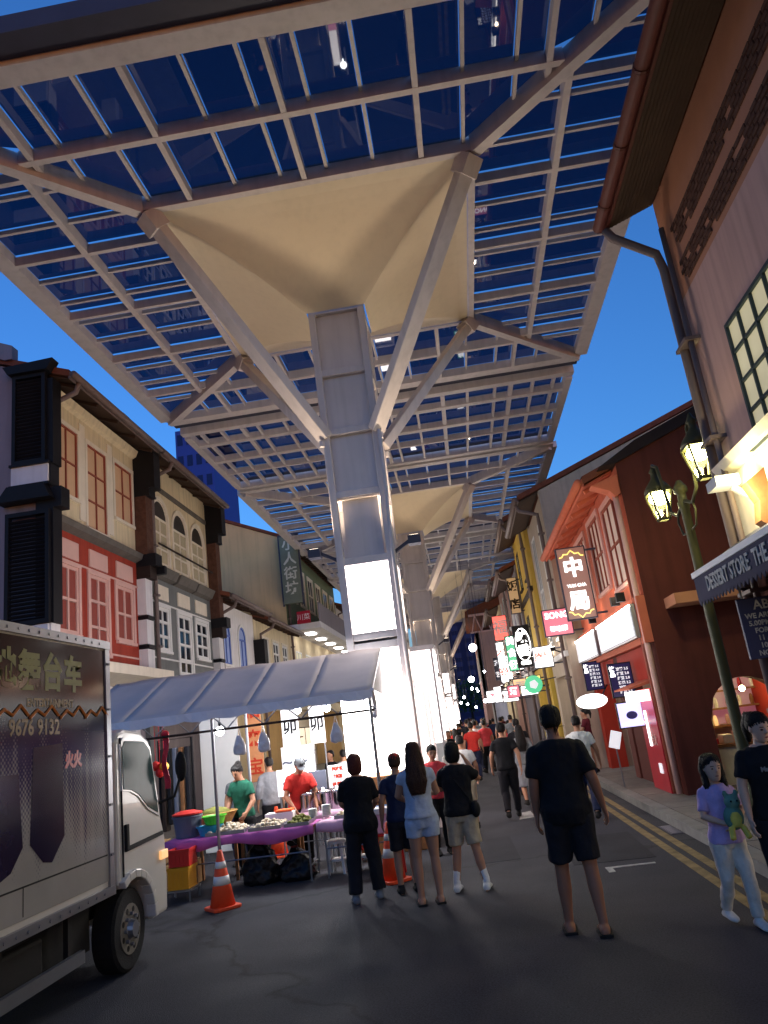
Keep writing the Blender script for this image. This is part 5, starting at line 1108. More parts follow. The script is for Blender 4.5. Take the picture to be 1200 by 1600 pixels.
T = thing('doorway_stand_in', 'dark rack standing in for the doorway behind the truck cab', 'rack', (-5.1, 13.4, 0)); MB().tube([(-5.5, 13.4, 0), (-5.5, 13.4, 2.0), (-4.9, 13.4, 2.0), (-4.9, 13.4, 0)], .025, 6).build('frame', 'black_paint', T)  # added rack and slabs, in place of a dark doorway
for i in range(5): MB().box(-5.45+.11*i, 13.3, .5+.1*(i % 3), -5.37+.11*i, 13.5, 1.85).build('filler_slab', ['dark_brown', 'black_paint', 'bin_grey', 'timber', 'dark_louvre'][i], T, bevel=.02)
T = thing('red_ribbon', 'red ribbon streamer hanging from the tent tie rail', 'ribbon', (-4.05, 10.12, 2)); 
vs = []; fs = []
for i in range(10): vs += [(-4.1+.02*math.sin(i*.9), 10.12+.015*math.cos(i), 2.0-.075*i), (-4.03+.02*math.sin(i*.9+.5), 10.12+.015*math.sin(i), 2.0-.075*i)]
for i in range(9): fs.append((2*i, 2*i+2, 2*i+3, 2*i+1))
o = MB().add(vs, fs).build('streamer', 'red_gloss', T); md = o.modifiers.new('s', 'SOLIDIFY'); md.thickness = .004
MB().ell((-4.06, 10.12, 2.02), (.06, .03, .045), 10, 6).build('knot', 'red_gloss', T, smooth=True)
for i, (x, z, mt) in enumerate([(-4.32, 1.62, 'crate_red'), (-4.2, 1.6, 'crate_yellow'), (-4.26, 1.53, 'crate_red')]):
    T = thing('paper_ball', ['red paper ball hanging by the truck cab, left', 'yellow paper ball between the two red ones', 'lower red paper ball by the truck cab'][i], 'decoration', (x, 10.4, z)); MB().ell((x, 10.4, z), .065, 10, 8).build('ball', mt, T, smooth=True); MB().cyl((x, 10.4, 0), .004, z+.06, 2.3, 5).build('string', 'red_gloss', T)
# small goods: bowls, bottles, hanging bags, stools, cartons
M('carton', lin(168, 132, 92), .85, var=.12); M('bottle_brown', lin(92, 48, 24), .2, var=.1); M('bag_thin', lin(220, 214, 214), .35, var=.1, bump=.4, bscale=30)
for i, (x, y, z, n_) in enumerate([(-3.28, 10.86, .0, 0), (-2.3, 10.75, .68, 6), (-2.1, 10.7, .68, 8), (-1.75, 10.75, .68, 5)]):
    if not n_: continue
    T = thing('bowl_stack', ['', 'short stack of white bowls beside the food heaps', 'tall stack of white bowls on the pink table', 'small stack of white bowls near the blue tray'][i], 'bowls', (x, y, z), 0, 'bowl stacks on the stall')
    for k in range(n_): MB().lathe((x, y, z+.004+k*.018), [(.01, 0), (.035, 0), (.065, .035), (.068, .036), (.033, .006), (.01, .006)], 14).build('bowl', 'white_gloss', T, smooth=True)
for i in range(7):
    x = -2.68+.055*i; T = thing('sauce_bottle', f"{'brown' if i % 2 else 'red'} sauce bottle, {['first', 'second', 'third', 'fourth', 'fifth', 'sixth', 'seventh'][i]} from the left behind the cook", 'bottle', (x, 11.56, .73), 0, 'sauce bottles behind the cook')
    MB().lathe((x, 11.56, .73), [(.005, 0), (.022, 0), (.024, .02), (.024, .11), (.012, .15), (.011, .19), (.005, .192)], 10).build('body', 'bottle_brown' if i % 2 else 'red_gloss', T, smooth=True); MB().cyl((x, 11.56, 0), .013, .921, .94, 8).build('cap', 'crate_yellow', T)
for i, x in enumerate((-4.75, -3.05, -2.72, -1.75)):
    T = thing('hanging_bag', ['thin white carrier bag hanging at the left end of the tie rail', 'thin white carrier bag hanging left of the poster pair', 'thin white carrier bag hanging above the cook', 'thin white carrier bag hanging at the right end of the tie rail'][i], 'bag', (x, 10.1, 1.7), 0, 'carrier bags on the tie rail')
    m = MB(); m.loft([[(x+rx*math.cos(2*PI*q/14), 10.1+rx*.45*math.sin(2*PI*q/14), z) for q in range(14)] for z, rx in ((1.63, .05), (1.65, .085), (1.74, .085), (1.83, .05), (1.88, .03))])
    me = solidify(m, .012, 1, .012, 14, (1, 1, 1)); me.transform(Matrix.Translation((-x, -10.1, -1.7))); link_mesh('bag', me, 'bag_thin', T)
    MB().tube([(x-.025, 10.1, 1.86), (x, 10.1, 1.99), (x+.025, 10.1, 1.86)], .006, 5).build('handle', 'bag_thin', T)
def stool(label, x, y, mt):
    T = thing('stool', label, 'stool', (x, y, 0), 0, 'plastic stools around the stall'); MB().lathe((x, y, .38), [(.01, .03), (.13, .03), (.145, .015), (.15, -.01), (.14, -.01), (.01, .01)], 16).build('seat', mt, T)
    for k in range(4):
        a = PI/4+k*PI/2; MB().bar((x+.1*math.cos(a), y+.1*math.sin(a), .38), (x+.145*math.cos(a), y+.145*math.sin(a), 0), .03, .03).build('leg', mt, T)
    MB().lathe((x, y, .16), [(.125, 0), (.125, .02)], 16).build('ring', mt, T)
stool('white plastic stool under the pink table, left', -2.0, 10.6, 'white_paint'); stool('white plastic stool under the pink table, right', -1.62, 10.65, 'white_paint'); stool('red plastic stool behind the pale pink table', -1.7, 11.3, 'crate_red')
for i, (x, y, z) in enumerate([(-4.6, 10.9, 0), (-4.62, 10.92, .32), (-4.25, 11.2, 0)]):
    T = thing('carton', ['brown carton on the ground behind the truck cab', 'brown carton on top of another behind the cab', 'brown carton beside the trestle'][i], 'box', (x, y, z), 0, 'cartons behind the stall'); MB().box(x-.2, y-.15, z+.001, x+.2, y+.15, z+.30).build('box', 'carton', T, bevel=.006); MB().box(x-.2, y-.03, z+.301, x+.2, y+.03, z+.304).build('tape', 'timber', T)
# brightly lit drinks stall right behind the column
T = thing('drinks_stall', 'brightly lit drinks stall with pink roof panel, right behind the column', 'stall', (-1.4, 14.6, 0))
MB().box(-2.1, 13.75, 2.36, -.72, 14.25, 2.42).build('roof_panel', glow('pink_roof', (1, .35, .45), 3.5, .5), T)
MB().box(-2.05, 14.65, 2.34, -.95, 15.25, 2.40).build('roof_panel', glow('pale_roof', (1, .9, .7), 1.2, .7), T)
for x in (-2.08, -.76):
    for y in (13.8, 15.25): MB().box(x-.025, y-.025, 0, x+.025, y+.025, 2.34).build('post', 'steel', T)
MB().box(-2.05, 15.3, .95, -.78, 15.36, 2.3).build('lit_panel', 'lightbox_soft', T); MB().box(-2.08, 13.85, .95, -2.04, 15.2, 2.3).build('lit_panel', 'lightbox_soft', T)
MB().box(-2.05, 13.8, 0, -.78, 14.4, .92).build('counter', 'white_paint', T, bevel=.01)
for i, (x, y) in enumerate(((-1.39, 14.4), (-1.44, 15.0), (-2.02, 15.2), (-.72, 15.2))): MB().ell((x, y, 2.50), .085, 12, 8).cyl((x, y, 0), .015, 2.3, 2.45, 6).build('globe', 'lamp_white', T, smooth=True)
# kiosks and barriers farther along the column line
def kiosk(label, x0, x1, y0, y1, h):
    T = thing('lit_kiosk', label, 'kiosk', ((x0+x1)/2, (y0+y1)/2, 0), 0, 'lit kiosks along the columns')
    for x in (x0, x1-.06):
        for y in (y0, y1-.06): MB().box(x, y, 0, x+.06, y+.06, h).build('post', 'steel', T)
    MB().box(x0-.05, y0-.05, h, x1+.05, y1+.05, h+.12).build('roof', 'steel', T); MB().box(x0+.03, y0+.01, 1.25, x1-.03, y0+.05, h-.02).build('lit_panel', 'lightbox_soft', T); MB().box(x1-.05, y0+.07, 1.25, x1-.01, y1-.07, h-.02).build('lit_panel', 'lightbox_soft', T)
    MB().box(x0+.03, y0+.01, .1, x1-.03, y1-.01, 1.2).build('counter', 'white_paint', T)
kiosk('white lit kiosk beyond the first column', -1.45, -.72, 19.6, 21.2, 3.5); kiosk('white lit kiosk farther on, behind the first kiosk', -1.9, -.8, 23.5, 26, 3.0)
for i in range(3):
    y = 17.0+1.3*i; T = thing('barrier', ['white tubular barrier nearest the column', 'white tubular barrier, middle of three', 'white tubular barrier, farthest of three'][i], 'barrier', (-.75, y, 0), 0, 'white barriers by the kiosk')
    m = MB().tube([(-.72, y, 0), (-.72, y, .95), (-.72, y+1.15, .95), (-.72, y+1.15, 0)], .022, 6); m.build('frame', 'white_paint', T)
    for k in range(6): MB().tube([(-.72, y+.16*(k+1), .25), (-.72, y+.16*(k+1), .95)], .009, 5).build('upright', 'white_paint', T)
    MB().tube([(-.72, y, .25), (-.72, y+1.15, .25)], .012, 6).build('rail', 'white_paint', T)
# dark trees at the end of the street
def tree(label, x, y, h, r, seed):
    T = thing('tree', label, 'tree', (x, y, 0), 0, 'trees at the end of the street'); rnd = random.Random(seed)
    m = MB().tube([(x, y, 0), (x+.1, y, h*.3), (x, y+.1, h*.6)], [.22, .16, .09], 8)
    for k in range(6):
        a = k*1.05; m.tube([(x, y, h*(.35+.04*k)), (x+r*.5*math.cos(a), y+r*.5*math.sin(a), h*(.55+.05*k))], [.07, .03], 6)
    m.build('trunk', 'dark_brown', T, smooth=True); c = MB()
    for i in range(1500):
        while True:
            p = Vector((rnd.uniform(-1, 1), rnd.uniform(-1, 1), rnd.uniform(-1, 1)))
            if p.length < 1 and p.length > .35 and noise.noise(p*2.2+Vector((seed, 0, 0))) > -.15: break
        q = Vector((x+p.x*r, y+p.y*r, h*.68+p.z*h*.34)); n_ = Vector((rnd.gauss(0, 1), rnd.gauss(0, 1), rnd.gauss(0, 1))).normalized(); a = n_.orthogonal().normalized()*.16; b = n_.cross(a).normalized()*.09
        c.add([q-a, q+b, q+a, q-b], [(0, 1, 2, 3)])
    c.build('crown', M('leaf', lin(58, 84, 44), .7, var=.35, vscale=2), T)
for i, (x, y, h, r) in enumerate([(-3.2, 84, 6.5, 2.6), (.2, 96, 6, 2.8), (-6.5, 80, 7, 2.5), (3.6, 100, 6.4, 2.6)]): tree(['dark tree at the street end, left of the far lamps', 'dark tree at the street end, behind the far lamps', 'dark tree at the far left street end', 'dark tree at the far right street end'][i], x, y, h, r, i)
# ------------------------------------------------------------------ people
M('skin', lin(176, 128, 102), .55, var=.06, vscale=9); M('skin_tan', lin(158, 108, 84), .55, var=.06, vscale=9); M('skin_fair', lin(206, 164, 140), .55, var=.05, vscale=9)
def hairm(n, c): return M(n, c, .45, var=.35, vscale=55, bump=.5, bscale=120)
hairm('hair_black', lin(24, 20, 20)); hairm('hair_brown', lin(66, 40, 28)); hairm('hair_red', lin(96, 44, 34))
def cl(n, c, r=.85): return M(n, lin(*c), r, var=.18, vscale=14, bump=.55, bscale=16)
for n, c in dict(cloth_black=(24, 24, 28), cloth_black2=(34, 33, 38), cloth_white=(226, 224, 222), cloth_paleblue=(176, 184, 200), cloth_red=(196, 52, 46), cloth_pinkred=(214, 70, 76), cloth_green=(28, 84, 66), cloth_beige=(176, 160, 136), cloth_lilac=(186, 160, 206), cloth_offwhite=(212, 203, 192), cloth_grey=(120, 122, 126), cloth_navy=(34, 40, 66), cloth_maroon=(92, 30, 40), cloth_denim=(70, 84, 112), cloth_plaid=(132, 132, 138), shoe_white=(214, 212, 208), shoe_dark=(36, 34, 34), sole_tan=(110, 84, 62), plush_green=(96, 138, 124), plush_yellow=(214, 196, 90)).items(): cl(n, c)
M('eye', lin(16, 14, 14), .2, var=0); M('lip', lin(150, 76, 70), .5, var=0)

def ring(c, rx, ry, n=16, rot=None):
    out = []
    for k in range(n):
        p = Vector((rx*math.cos(2*PI*k/n), ry*math.sin(2*PI*k/n), 0)); out.append(Vector(c)+(rot @ p if rot else p))
    return out
DEF = dict(lean=0.0, turn=0.0, nod=0.0, w=1.0, belly=0.0, bust=0.0, hip=1.0,
           la=((-.235, -.02, 1.14), (-.25, .05, .90)), ra=((.235, -.02, 1.14), (.25, .05, .90)),
           ll=((-.10, .02, .48), (-.105, -.02, .085)), rl=((.10, .02, .48), (.105, -.02, .085)), headscale=1.0)
def person(label, loc, rotz, h, vox=.014, skin='skin', top='tee', topm='cloth_black', bottom='trousers', botm='cloth_black', hair='short', hairmat='hair_black', shoes='shoe', shoem='shoe_dark', face=False, group=None, extras=(), **kw):
    p = dict(DEF); p.update(kw); s = h/1.72
    T = thing('person', label, 'person', (0, 0, 0), 0, group)
    w_, bl, bu, hp = p['w'], p['belly'], p['bust'], p['hip']
    piv = Vector((0, 0, .95)); LR = Matrix.Rotation(-p['lean'], 3, 'X')
    def ub(v): return piv+LR @ (Vector(v)-piv)                     # upper body follows the lean
    prof = [(.79, .0, .145*hp, .095), (.86, 0, .165*hp, .115), (.93, -.005, .17*hp*(.5+.5*w_), .12+bl*.2), (1.02, .005+bl*.25, .148*w_, .100+bl*.6), (1.12, .01+bl*.3, .148*w_, .102+bl*.6), (1.22, .012+bu*.3+bl*.1, .160*w_, .108+bu*.5+bl*.3), (1.31, .008+bu*.2, .172*w_, .110+bu*.2), (1.375, 0, .172*w_, .098), (1.41, -.004, .158*w_, .086), (1.44, -.006, .115*w_, .074), (1.465, -.008, .075, .064)]
    sh = .165*w_
    jl, jr = Vector((-sh, -.005, 1.365)), Vector((sh, -.005, 1.365))
    la, ra = [Vector(x) for x in p['la']], [Vector(x) for x in p['ra']]
    ll, rl = [Vector(x) for x in p['ll']], [Vector(x) for x in p['rl']]
    HL, HR = Vector((-.088*hp, 0, .86)), Vector((.088*hp, 0, .86))
    def torso(m, z0, z1, off, flare=0.0):
        rs = []
        zs = [q for q in prof if z0 < q[0] < z1]
        def samp(z):
            for a, b in zip(prof, prof[1:]):
                if a[0] <= z <= b[0]:
                    t = (z-a[0])/(b[0]-a[0]); return tuple(a[i]+(b[i]-a[i])*t for i in range(4))
            return prof[0] if z < prof[0][0] else prof[-1]
        for q in [samp(z0)]+zs+[samp(z1)]:
            f = flare*max(0, (1.15-q[0])/.3); zz = q[0] if q[0] >= .79 else q[0]
            c = Vector((0, q[1], zz)); R_ = LR if zz > .95 else Matrix.Identity(3)
            rs.append(ring(ub(c) if zz > .95 else c, q[2]+off+f, q[3]+off+f, 20, R_))
        m.loft(rs)
    def arm(m, j, e, wr, f0, f1, r, n=12):
        pts, rd = [], []; j, e, wr = ub(j), ub(e), ub(wr)
        def P(t): return j.lerp(e, t*2) if t <= .5 else e.lerp(wr, t*2-1)
        for i in range(9):
            t = f0+(f1-f0)*i/8; pts.append(P(t)); rd.append(r(t))
        m.tube(pts, rd, n)
    def leg(m, hj, k, a, f0, f1, r, n=14):
        pts, rd = [], []
        def P(t): return hj.lerp(k, t*2) if t <= .5 else k.lerp(a, t*2-1)
        for i in range(11):
            t = f0+(f1-f0)*i/10; pts.append(P(t)); rd.append(r(t))
        m.tube(pts, rd, n, side=(1, 0, 0))
    def lerpt(tab):
        def f(t):
            for (a, b), (c, d) in zip(tab, tab[1:]):
                if a <= t <= c: return b+(d-b)*(t-a)/(c-a)
            return tab[-1][1]
        return f
    aw = .5+.5*w_
    R_arm = lerpt([(0, .050*aw), (.2, .050*aw), (.45, .043*aw), (.6, .043*aw), (.8, .034*aw), (1, .026)])
    R_leg = lerpt([(0, .092*aw*hp), (.25, .08*aw), (.47, .057*aw), (.55, .052*aw), (.68, .057*aw), (.85, .042*aw), (1, .036)])
    # ---- body
    b = MB(); torso(b, .79, 1.465, 0)
    for j, A in ((jl, la), (jr, ra)):
        b.ell(ub(j+Vector((0, 0, -.01))), .052*aw, 10, 8); arm(b, j, A[0], A[1], 0, 1, R_arm)
        hand(b, ub(A[0]), ub(A[1]), -1 if j.x < 0 else 1, p.get('curl', .5))
    for j, G in ((HL, ll), (HR, rl)):
        b.ell(j, .09*hp, 10, 8); leg(b, j, G[0], G[1], 0, 1, R_leg)
        foot(b, G[1], 0, p.get('toe', 0))
    hc = Vector((0, .018, 1.607)); HRt = Matrix.Rotation(p['turn'], 3, 'Z') @ Matrix.Rotation(-p['nod'], 3, 'X'); hs = p['headscale']; nk = Vector((0, .0, 1.50))
    def hd(v): return ub(nk+HRt @ ((Vector(v)-nk)*hs))
    b.tube([ub((0, -.012, 1.42)), ub((0, -.006, 1.48)), hd((0, .004, 1.55))], [.062*aw, .052*aw, .05], 12)
    rr = []
    for z, cy, rx, ry in [(1.492, .055, .022, .025), (1.505, .05, .040, .045), (1.53, .034, .056, .068), (1.56, .022, .066, .084), (1.60, .016, .073, .092), (1.64, .012, .076, .096), (1.675, .008, .071, .089), (1.70, .004, .054, .068), (1.716, .002, .026, .032)]:
        rr.append([hd((rx*math.cos(2*PI*k/18), cy+ry*math.sin(2*PI*k/18), z)) for k in range(18)])
    b.loft(rr)
    b.tube([hd((0, .098, 1.628)), hd((0, .118, 1.592)), hd((0, .108, 1.582))], [.010, .016, .013], 8)
    for sx in (-1, 1): b.ell(hd((sx*.078, .004, 1.60)), (.012, .02, .032), 8, 6)
    scl = Matrix.Scale(s, 4)
    def add(name, mb, mat, v=vox, sm=3, fold=0., fs=6., st=(1, 1, .45), lab=None):
        me = solidify(mb, v, sm, fold, fs, st, name); me.transform(scl); o = link_mesh(name, me, mat, T)
        if lab: o['label'] = lab
        return o
    body = add('body', b, skin, vox*(.62 if vox <= .012 else .8), 2)
    # ---- clothes
    def legs_cloth(m, f1, r0, r1, hip_off=.014):
        torso(m, .79, 1.05, hip_off)
        for j, G in ((HL, ll), (HR, rl)):
            rt = lerpt([(0, .108*aw*hp), (.45, r0), (1, r1)])
            m.ell(j, .108*hp, 10, 8); leg(m, j, G[0], G[1], 0, f1, lambda t: max(rt(t), R_leg(t)+.022), 16)
    m = MB()
    if bottom == 'trousers': legs_cloth(m, .97, .078*aw, .062*aw)
    elif bottom == 'slim': legs_cloth(m, .96, .066*aw, .048*aw)
    elif bottom == 'wide': legs_cloth(m, .97, .092*aw, .085*aw)
    elif bottom == 'shorts': legs_cloth(m, .44, .092*aw, .10*aw, .018)
    elif bottom == 'short_shorts': legs_cloth(m, .22, .10*aw, .11*aw, .018)
    elif bottom == 'dress':
        torso(m, .79, 1.1, .02); m.loft([ring((0, 0, z), r, r*.8, 18) for z, r in ((.42, .22), (.6, .21), (.8, .19), (.95, .175))])
    if m.v: add('trousers' if bottom in ('trousers', 'slim', 'wide') else ('skirt' if bottom == 'dress' else 'shorts'), m, botm, vox, 2, .014, 8, (1, 1, .6))
    m = MB()
    hem = p.get('hem', .87); off = p.get('loose', .018)
    torso(m, hem, 1.455, off, p.get('flare', .012))
    sl = p.get('sleeve', .30)
    if sl:
        for j, A in ((jl, la), (jr, ra)):
            m.ell(ub(j+Vector((0, 0, -.006))), .07*aw, 10, 8)
            tb = [(0, .062*aw), (.15, .066*aw), (.3, .070*aw), (.5, .056*aw), (1, .042*aw)]
            tf = lerpt(tb); arm(m, j, A[0], A[1], 0, sl, lambda t: max(tf(t), R_arm(t)+.018), 14)
    if top: add('shirt', m, topm, vox, 2, .013, 8.5, (1, 1, .7))
    # ---- shoes
    for G in (ll, rl):
        m = MB()
        if shoes == 'shoe':
            foot(m, G[1], .010, p.get('toe', 0)); me = solidify(m, .012, 2, name='shoe'); me.transform(scl); sh_ = link_mesh('shoe', me, shoem, T)
            z = max(0, G[1].z-.085); MB().prism([(G[1].x+x*s_, 0) for x, s_ in ()] or [(G[1].x-.043, G[1].y-.075), (G[1].x+.043, G[1].y-.075), (G[1].x+.05, G[1].y+.12), (G[1].x+.03, G[1].y+.19), (G[1].x-.03, G[1].y+.19), (G[1].x-.05, G[1].y+.12)], 'z', z+.001, z+.022)
        else:
            z = max(0, G[1].z-.085)
            o = MB().prism([((G[1].x+x)*s, (G[1].y+y)*s) for x, y in ((-.05, -.10), (.05, -.10), (.06, .10), (.038, .215), (-.038, .215), (-.06, .10))], 'z', z*s, (z+.020)*s).build('sandal', shoem, T)
    # ---- hair
    m = MB(); cap = []
    for z, cy, rx, ry in [(1.575, -.035, .062, .066), (1.60, -.028, .079, .080), (1.64, -.010, .087, .099), (1.68, -.004, .083, .098), (1.71, -.004, .067, .078), (1.733, -.004, .034, .04)]:
        cap.append([hd((rx*math.cos(2*PI*k/18), cy+ry*math.sin(2*PI*k/18), z)) for k in range(18)])
    if hair == 'short': cap = [[hd((rx*math.cos(2*PI*k/18), cy+ry*math.sin(2*PI*k/18), z)) for k in range(18)] for z, cy, rx, ry in [(1.56, -.045, .056, .05), (1.60, -.03, .078, .078), (1.65, -.006, .083, .097), (1.685, -.002, .077, .094), (1.712, -.002, .06, .073), (1.73, -.002, .03, .036)]]
    m.loft(cap)
    if hair == 'bob':
        m.tube([hd((0, -.02, 1.68)), hd((0, -.032, 1.6)), hd((0, -.035, 1.53)), hd((0, -.04, 1.485))], [(.083, .085), (.090, .082), (.084, .066), (.058, .045)], 16, side=(1, 0, 0))
    if hair == 'long':
        m.tube([hd((0, -.03, 1.68)), hd((0, -.05, 1.58)), ub((0, -.105, 1.44)), ub((0, -.135, 1.3)), ub((0, -.13, 1.16))], [(.08, .08), (.095, .075), (.115, .045), (.125, .038), (.08, .025)], 16, side=(1, 0, 0))
    if hair == 'pony':
        m.tube([hd((0, -.07, 1.69)), hd((0, -.14, 1.68)), hd((0, -.165, 1.58)), hd((0, -.15, 1.45))], [.03, .04, .042, .015], 10)
    if hair == 'loose':
        for sx in (-1, 1): m.tube([hd((sx*.05, -.03, 1.69)), hd((sx*.085, -.01, 1.6)), ub((sx*.10, .03, 1.45)), ub((sx*.10, .06, 1.28))], [.035, .032, .035, .015], 10)
        m.tube([hd((0, -.03, 1.68)), hd((0, -.06, 1.58)), ub((0, -.10, 1.42))], [(.075, .07), (.085, .05), (.07, .03)], 14, side=(1, 0, 0))
    if hair == 'bun': m.ell(hd((0, -.09, 1.70)), .05, 12, 8)
    if hair:
        ho = add('hair', m, hairmat, min(vox, .012), 2, .006, 16, (1, 1, .3))
        if vox <= .014: strands(ho.data, 420, s)
    if face:
        for sx in (-1, 1):
            o = MB().ell(Vector(hd((sx*.030, .098, 1.612)))*s, (.013*s, .007*s, .007*s), 8, 6).build('eye', 'eye', body)
            MB().bar(Vector(hd((sx*.016, .104, 1.634)))*s, Vector(hd((sx*.046, .093, 1.634)))*s, .007*s, .006*s).build('eyebrow', hairmat, body)
        MB().ell(Vector(hd((0, .100, 1.547)))*s, (.022*s, .008*s, .007*s), 10, 6).build('mouth', 'lip', body)
    for ex in extras:
        k = ex[0]
        if k == 'cap':
            m = MB(); m.loft([[hd((rx*math.cos(2*PI*q/18), cy+ry*math.sin(2*PI*q/18), z)) for q in range(18)] for z, cy, rx, ry in [(1.645, .0, .088, .104), (1.68, -.002, .085, .1), (1.715, -.002, .067, .08), (1.738, -.002, .03, .036)]])
            m.loft([[hd((.075*math.cos(2*PI*q/14), .09+.085*math.sin(2*PI*q/14), z)) for q in range(14)] for z in (1.648, 1.657)]); add('cap', m, ex[1], .012, 1)
        if k == 'bag':
            m = MB(); m.ell((.2, -.06, .92), (.06, .11, .1), 12, 8); m.tube([ub((-.15, .02, 1.44)), ub((.02, .14, 1.25)), (.17, .05, 1.0)], .014, 6); m.tube([ub((-.15, -.02, 1.44)), ub((.02, -.14, 1.25)), (.17, -.1, 1.0)], .014, 6); add('shoulder_bag', m, ex[1], .014, 1)
        if k == 'socks':
            for G in (ll, rl): m = MB(); m.tube([G[1]+Vector((0, 0, -.03)), G[1]+Vector((0, 0, .05)), G[1]+(G[0]-G[1]).normalized()*.16], [.046, .043, .047], 12); add('sock', m, ex[1], .012, 1)
        if k == 'print':
            lettering(ex[1], ex[2], Vector((0, 0, 0)), Matrix.Translation((0, .150*s, 1.27*s)) @ Matrix.Rotation(PI, 4, 'Z') @ Matrix.Rotation(PI/2, 4, 'X'), ex[3], T, bold=.002)
    T.location = loc; T.rotation_euler = (0, 0, rotz)
    return T
from mathutils.bvhtree import BVHTree
def strands(me, n, s):
    """comb loose locks over a hair volume and weld them into its mesh"""
    rnd = random.Random(len(me.vertices)); co = [v.co.copy() for v in me.vertices]; no = [v.normal.copy() for v in me.vertices]
    bv = BVHTree.FromPolygons(co, [tuple(p.vertices) for p in me.polygons]); vs, fs = [tuple(c) for c in co], [tuple(p.vertices) for p in me.polygons]
    for _ in range(n):
        i = rnd.randrange(len(co)); p = co[i]; nn = no[i]; L_ = rnd.uniform(.05, .13)*s; k0 = len(vs); w_ = rnd.uniform(.004, .008)*s
        sw = Vector((rnd.uniform(-.35, .35), rnd.uniform(-.35, .35), 0)); top = len(vs)
        for j in range(5):
            d = Vector((0, 0, -1))+sw; d = (d-nn*d.dot(nn)); d = d.normalized() if d.length > .01 else Vector((0, 0, -1))
            sd = d.cross(nn).normalized()*w_*(1-j/5.5)
            q = p+nn*(.002+.0035*math.sin(j*.8))*s*1.3
            vs += [tuple(q-sd), tuple(q+nn*.0025*s), tuple(q+sd)]
            p2 = p+d*L_/4; h = bv.find_nearest(p2)
            if h[0] is None or (h[0]-p2).length > .02*s: p = p2
            else: p, nn = h[0], h[1]
        for j in range(4):
            for m_ in range(2): a = k0+j*3+m_; fs.append((a, a+1, a+4, a+3))
    mats = list(me.materials); me.clear_geometry(); me.from_pydata(vs, [], fs); me.update()
    for p in me.polygons: p.use_smooth = True
def foot(m, a, off, toe=0):
    a = Vector(a); z0 = a.z-.085
    rs = []
    for y, rx, hz in [(-.085, .022, .035), (-.07, .036, .055), (-.02, .042, .075), (.04, .043, .068), (.10, .047, .048), (.15, .046, .034), (.185, .034, .026), (.2, .015, .016)]:
        ring_ = []
        for k in range(12):
            t = 2*PI*k/12; ring_.append((a.x+(rx+off)*math.cos(t), a.y+y*(1+off*3), z0+max(0.002, (hz+off)*(.5+.5*math.sin(t))*1.2)))
        rs.append(ring_)
    m.loft(rs); m.tube([a+Vector((0, 0, .03)), a+Vector((0, 0, -.03))], .036+off, 10)
def hand(m, e, w_, sx, curl):
    d = (w_-e).normalized(); fwd = Vector((0, 1, 0)); fwd = (fwd-d*fwd.dot(d))
    if fwd.length < .2: fwd = Vector((0, 0, 1))-d*d.z
    fwd.normalize(); sd = d.cross(fwd).normalized()       # sd: out of the back of the hand
    if sd.x*sx < 0: sd = -sd
    m.tube([w_-d*.02, w_+d*.03, w_+d*.075, w_+d*.095], [(.028, .023), (.042, .020), (.048, .018), (.043, .014)], 10, side=fwd)
    for i, ln_ in enumerate((.076, .085, .079, .062)):
        o = w_+d*.09+fwd*(.038-.025*i); dd = (d+fwd*(.16-.11*i)).normalized(); b1 = o+(dd*math.cos(curl*.6)-sd*math.sin(curl*.6))*ln_*.5; b2 = b1+(dd*math.cos(curl*1.6)-sd*math.sin(curl*1.6))*ln_*.5
        m.tube([o-d*.015, b1, b2], [.0105, .0098, .0085], 8)
    t0 = w_+d*.025+fwd*.028; t1 = t0+(d*.7+fwd*.7-sd*.2).normalized()*.04; m.tube([t0, t1, t1+(d*.95+fwd*.15-sd*.2).normalized()*.032], [.013, .011, .008], 7)

walkA = dict(ll=((-.10, .10, .49), (-.10, .16, .10)), rl=((.10, -.01, .47), (.10, -.24, .14)), la=((-.25, -.06, 1.14), (-.26, -.10, .90)), ra=((.25, .04, 1.14), (.27, .16, .92)))
walkB = dict(rl=((.10, .10, .49), (.10, .16, .10)), ll=((-.10, -.01, .47), (-.10, -.24, .14)), ra=((.25, -.06, 1.14), (.26, -.10, .90)), la=((-.25, .04, 1.14), (-.27, .16, .92)))
stall = 'people around the food stall'; strollers = 'people walking down the street'
person('broad man in black shirt and black shorts walking away in sandals', (.66, 6.75, 0), -.05, 1.74, .011, 'skin_tan', topm='cloth_black', bottom='shorts', botm='cloth_black2', shoes='sandal', shoem='shoe_dark', w=1.06, belly=.04, hem=.80, loose=.024, flare=.018, sleeve=.40,
       la=((-.225, .0, 1.12), (-.24, .06, .88)), ra=((.25, -.03, 1.13), (.30, .05, .90)), ll=((-.11, .05, .48), (-.125, .06, .085)), rl=((.11, -.02, .48), (.125, -.10, .09)), group=strollers)
person('woman with bobbed hair in black top and wide black trousers at the stall', (-1.36, 8.76, 0), .25, 1.49, .012, topm='cloth_black', bottom='wide', botm='cloth_black2', ll=((-.125, .02, .48), (-.15, -.04, .085)), rl=((.125, .03, .48), (.155, .06, .085)), hair='bob', hairmat='hair_red', shoem='cloth_grey', hem=.80, loose=.03, flare=.03, sleeve=.42, la=((-.2, .08, 1.15), (-.12, .25, 1.05)), ra=((.24, .06, 1.14), (.2, .27, 1.02)), group=stall)
person('long-haired woman in pale blue shorts romper seen from behind', (-.66, 8.34, 0), .12, 1.55, .012, 'skin', topm='cloth_paleblue', bottom='short_shorts', botm='cloth_paleblue', hair='long', hairmat='hair_brown', shoes='sandal', shoem='shoe_dark', w=.93, bust=.02, sleeve=.2, hem=.9, la=((-.23, .06, 1.15), (-.15, .22, 1.08)), ra=((.22, .07, 1.15), (.15, .24, 1.12)), group=stall)
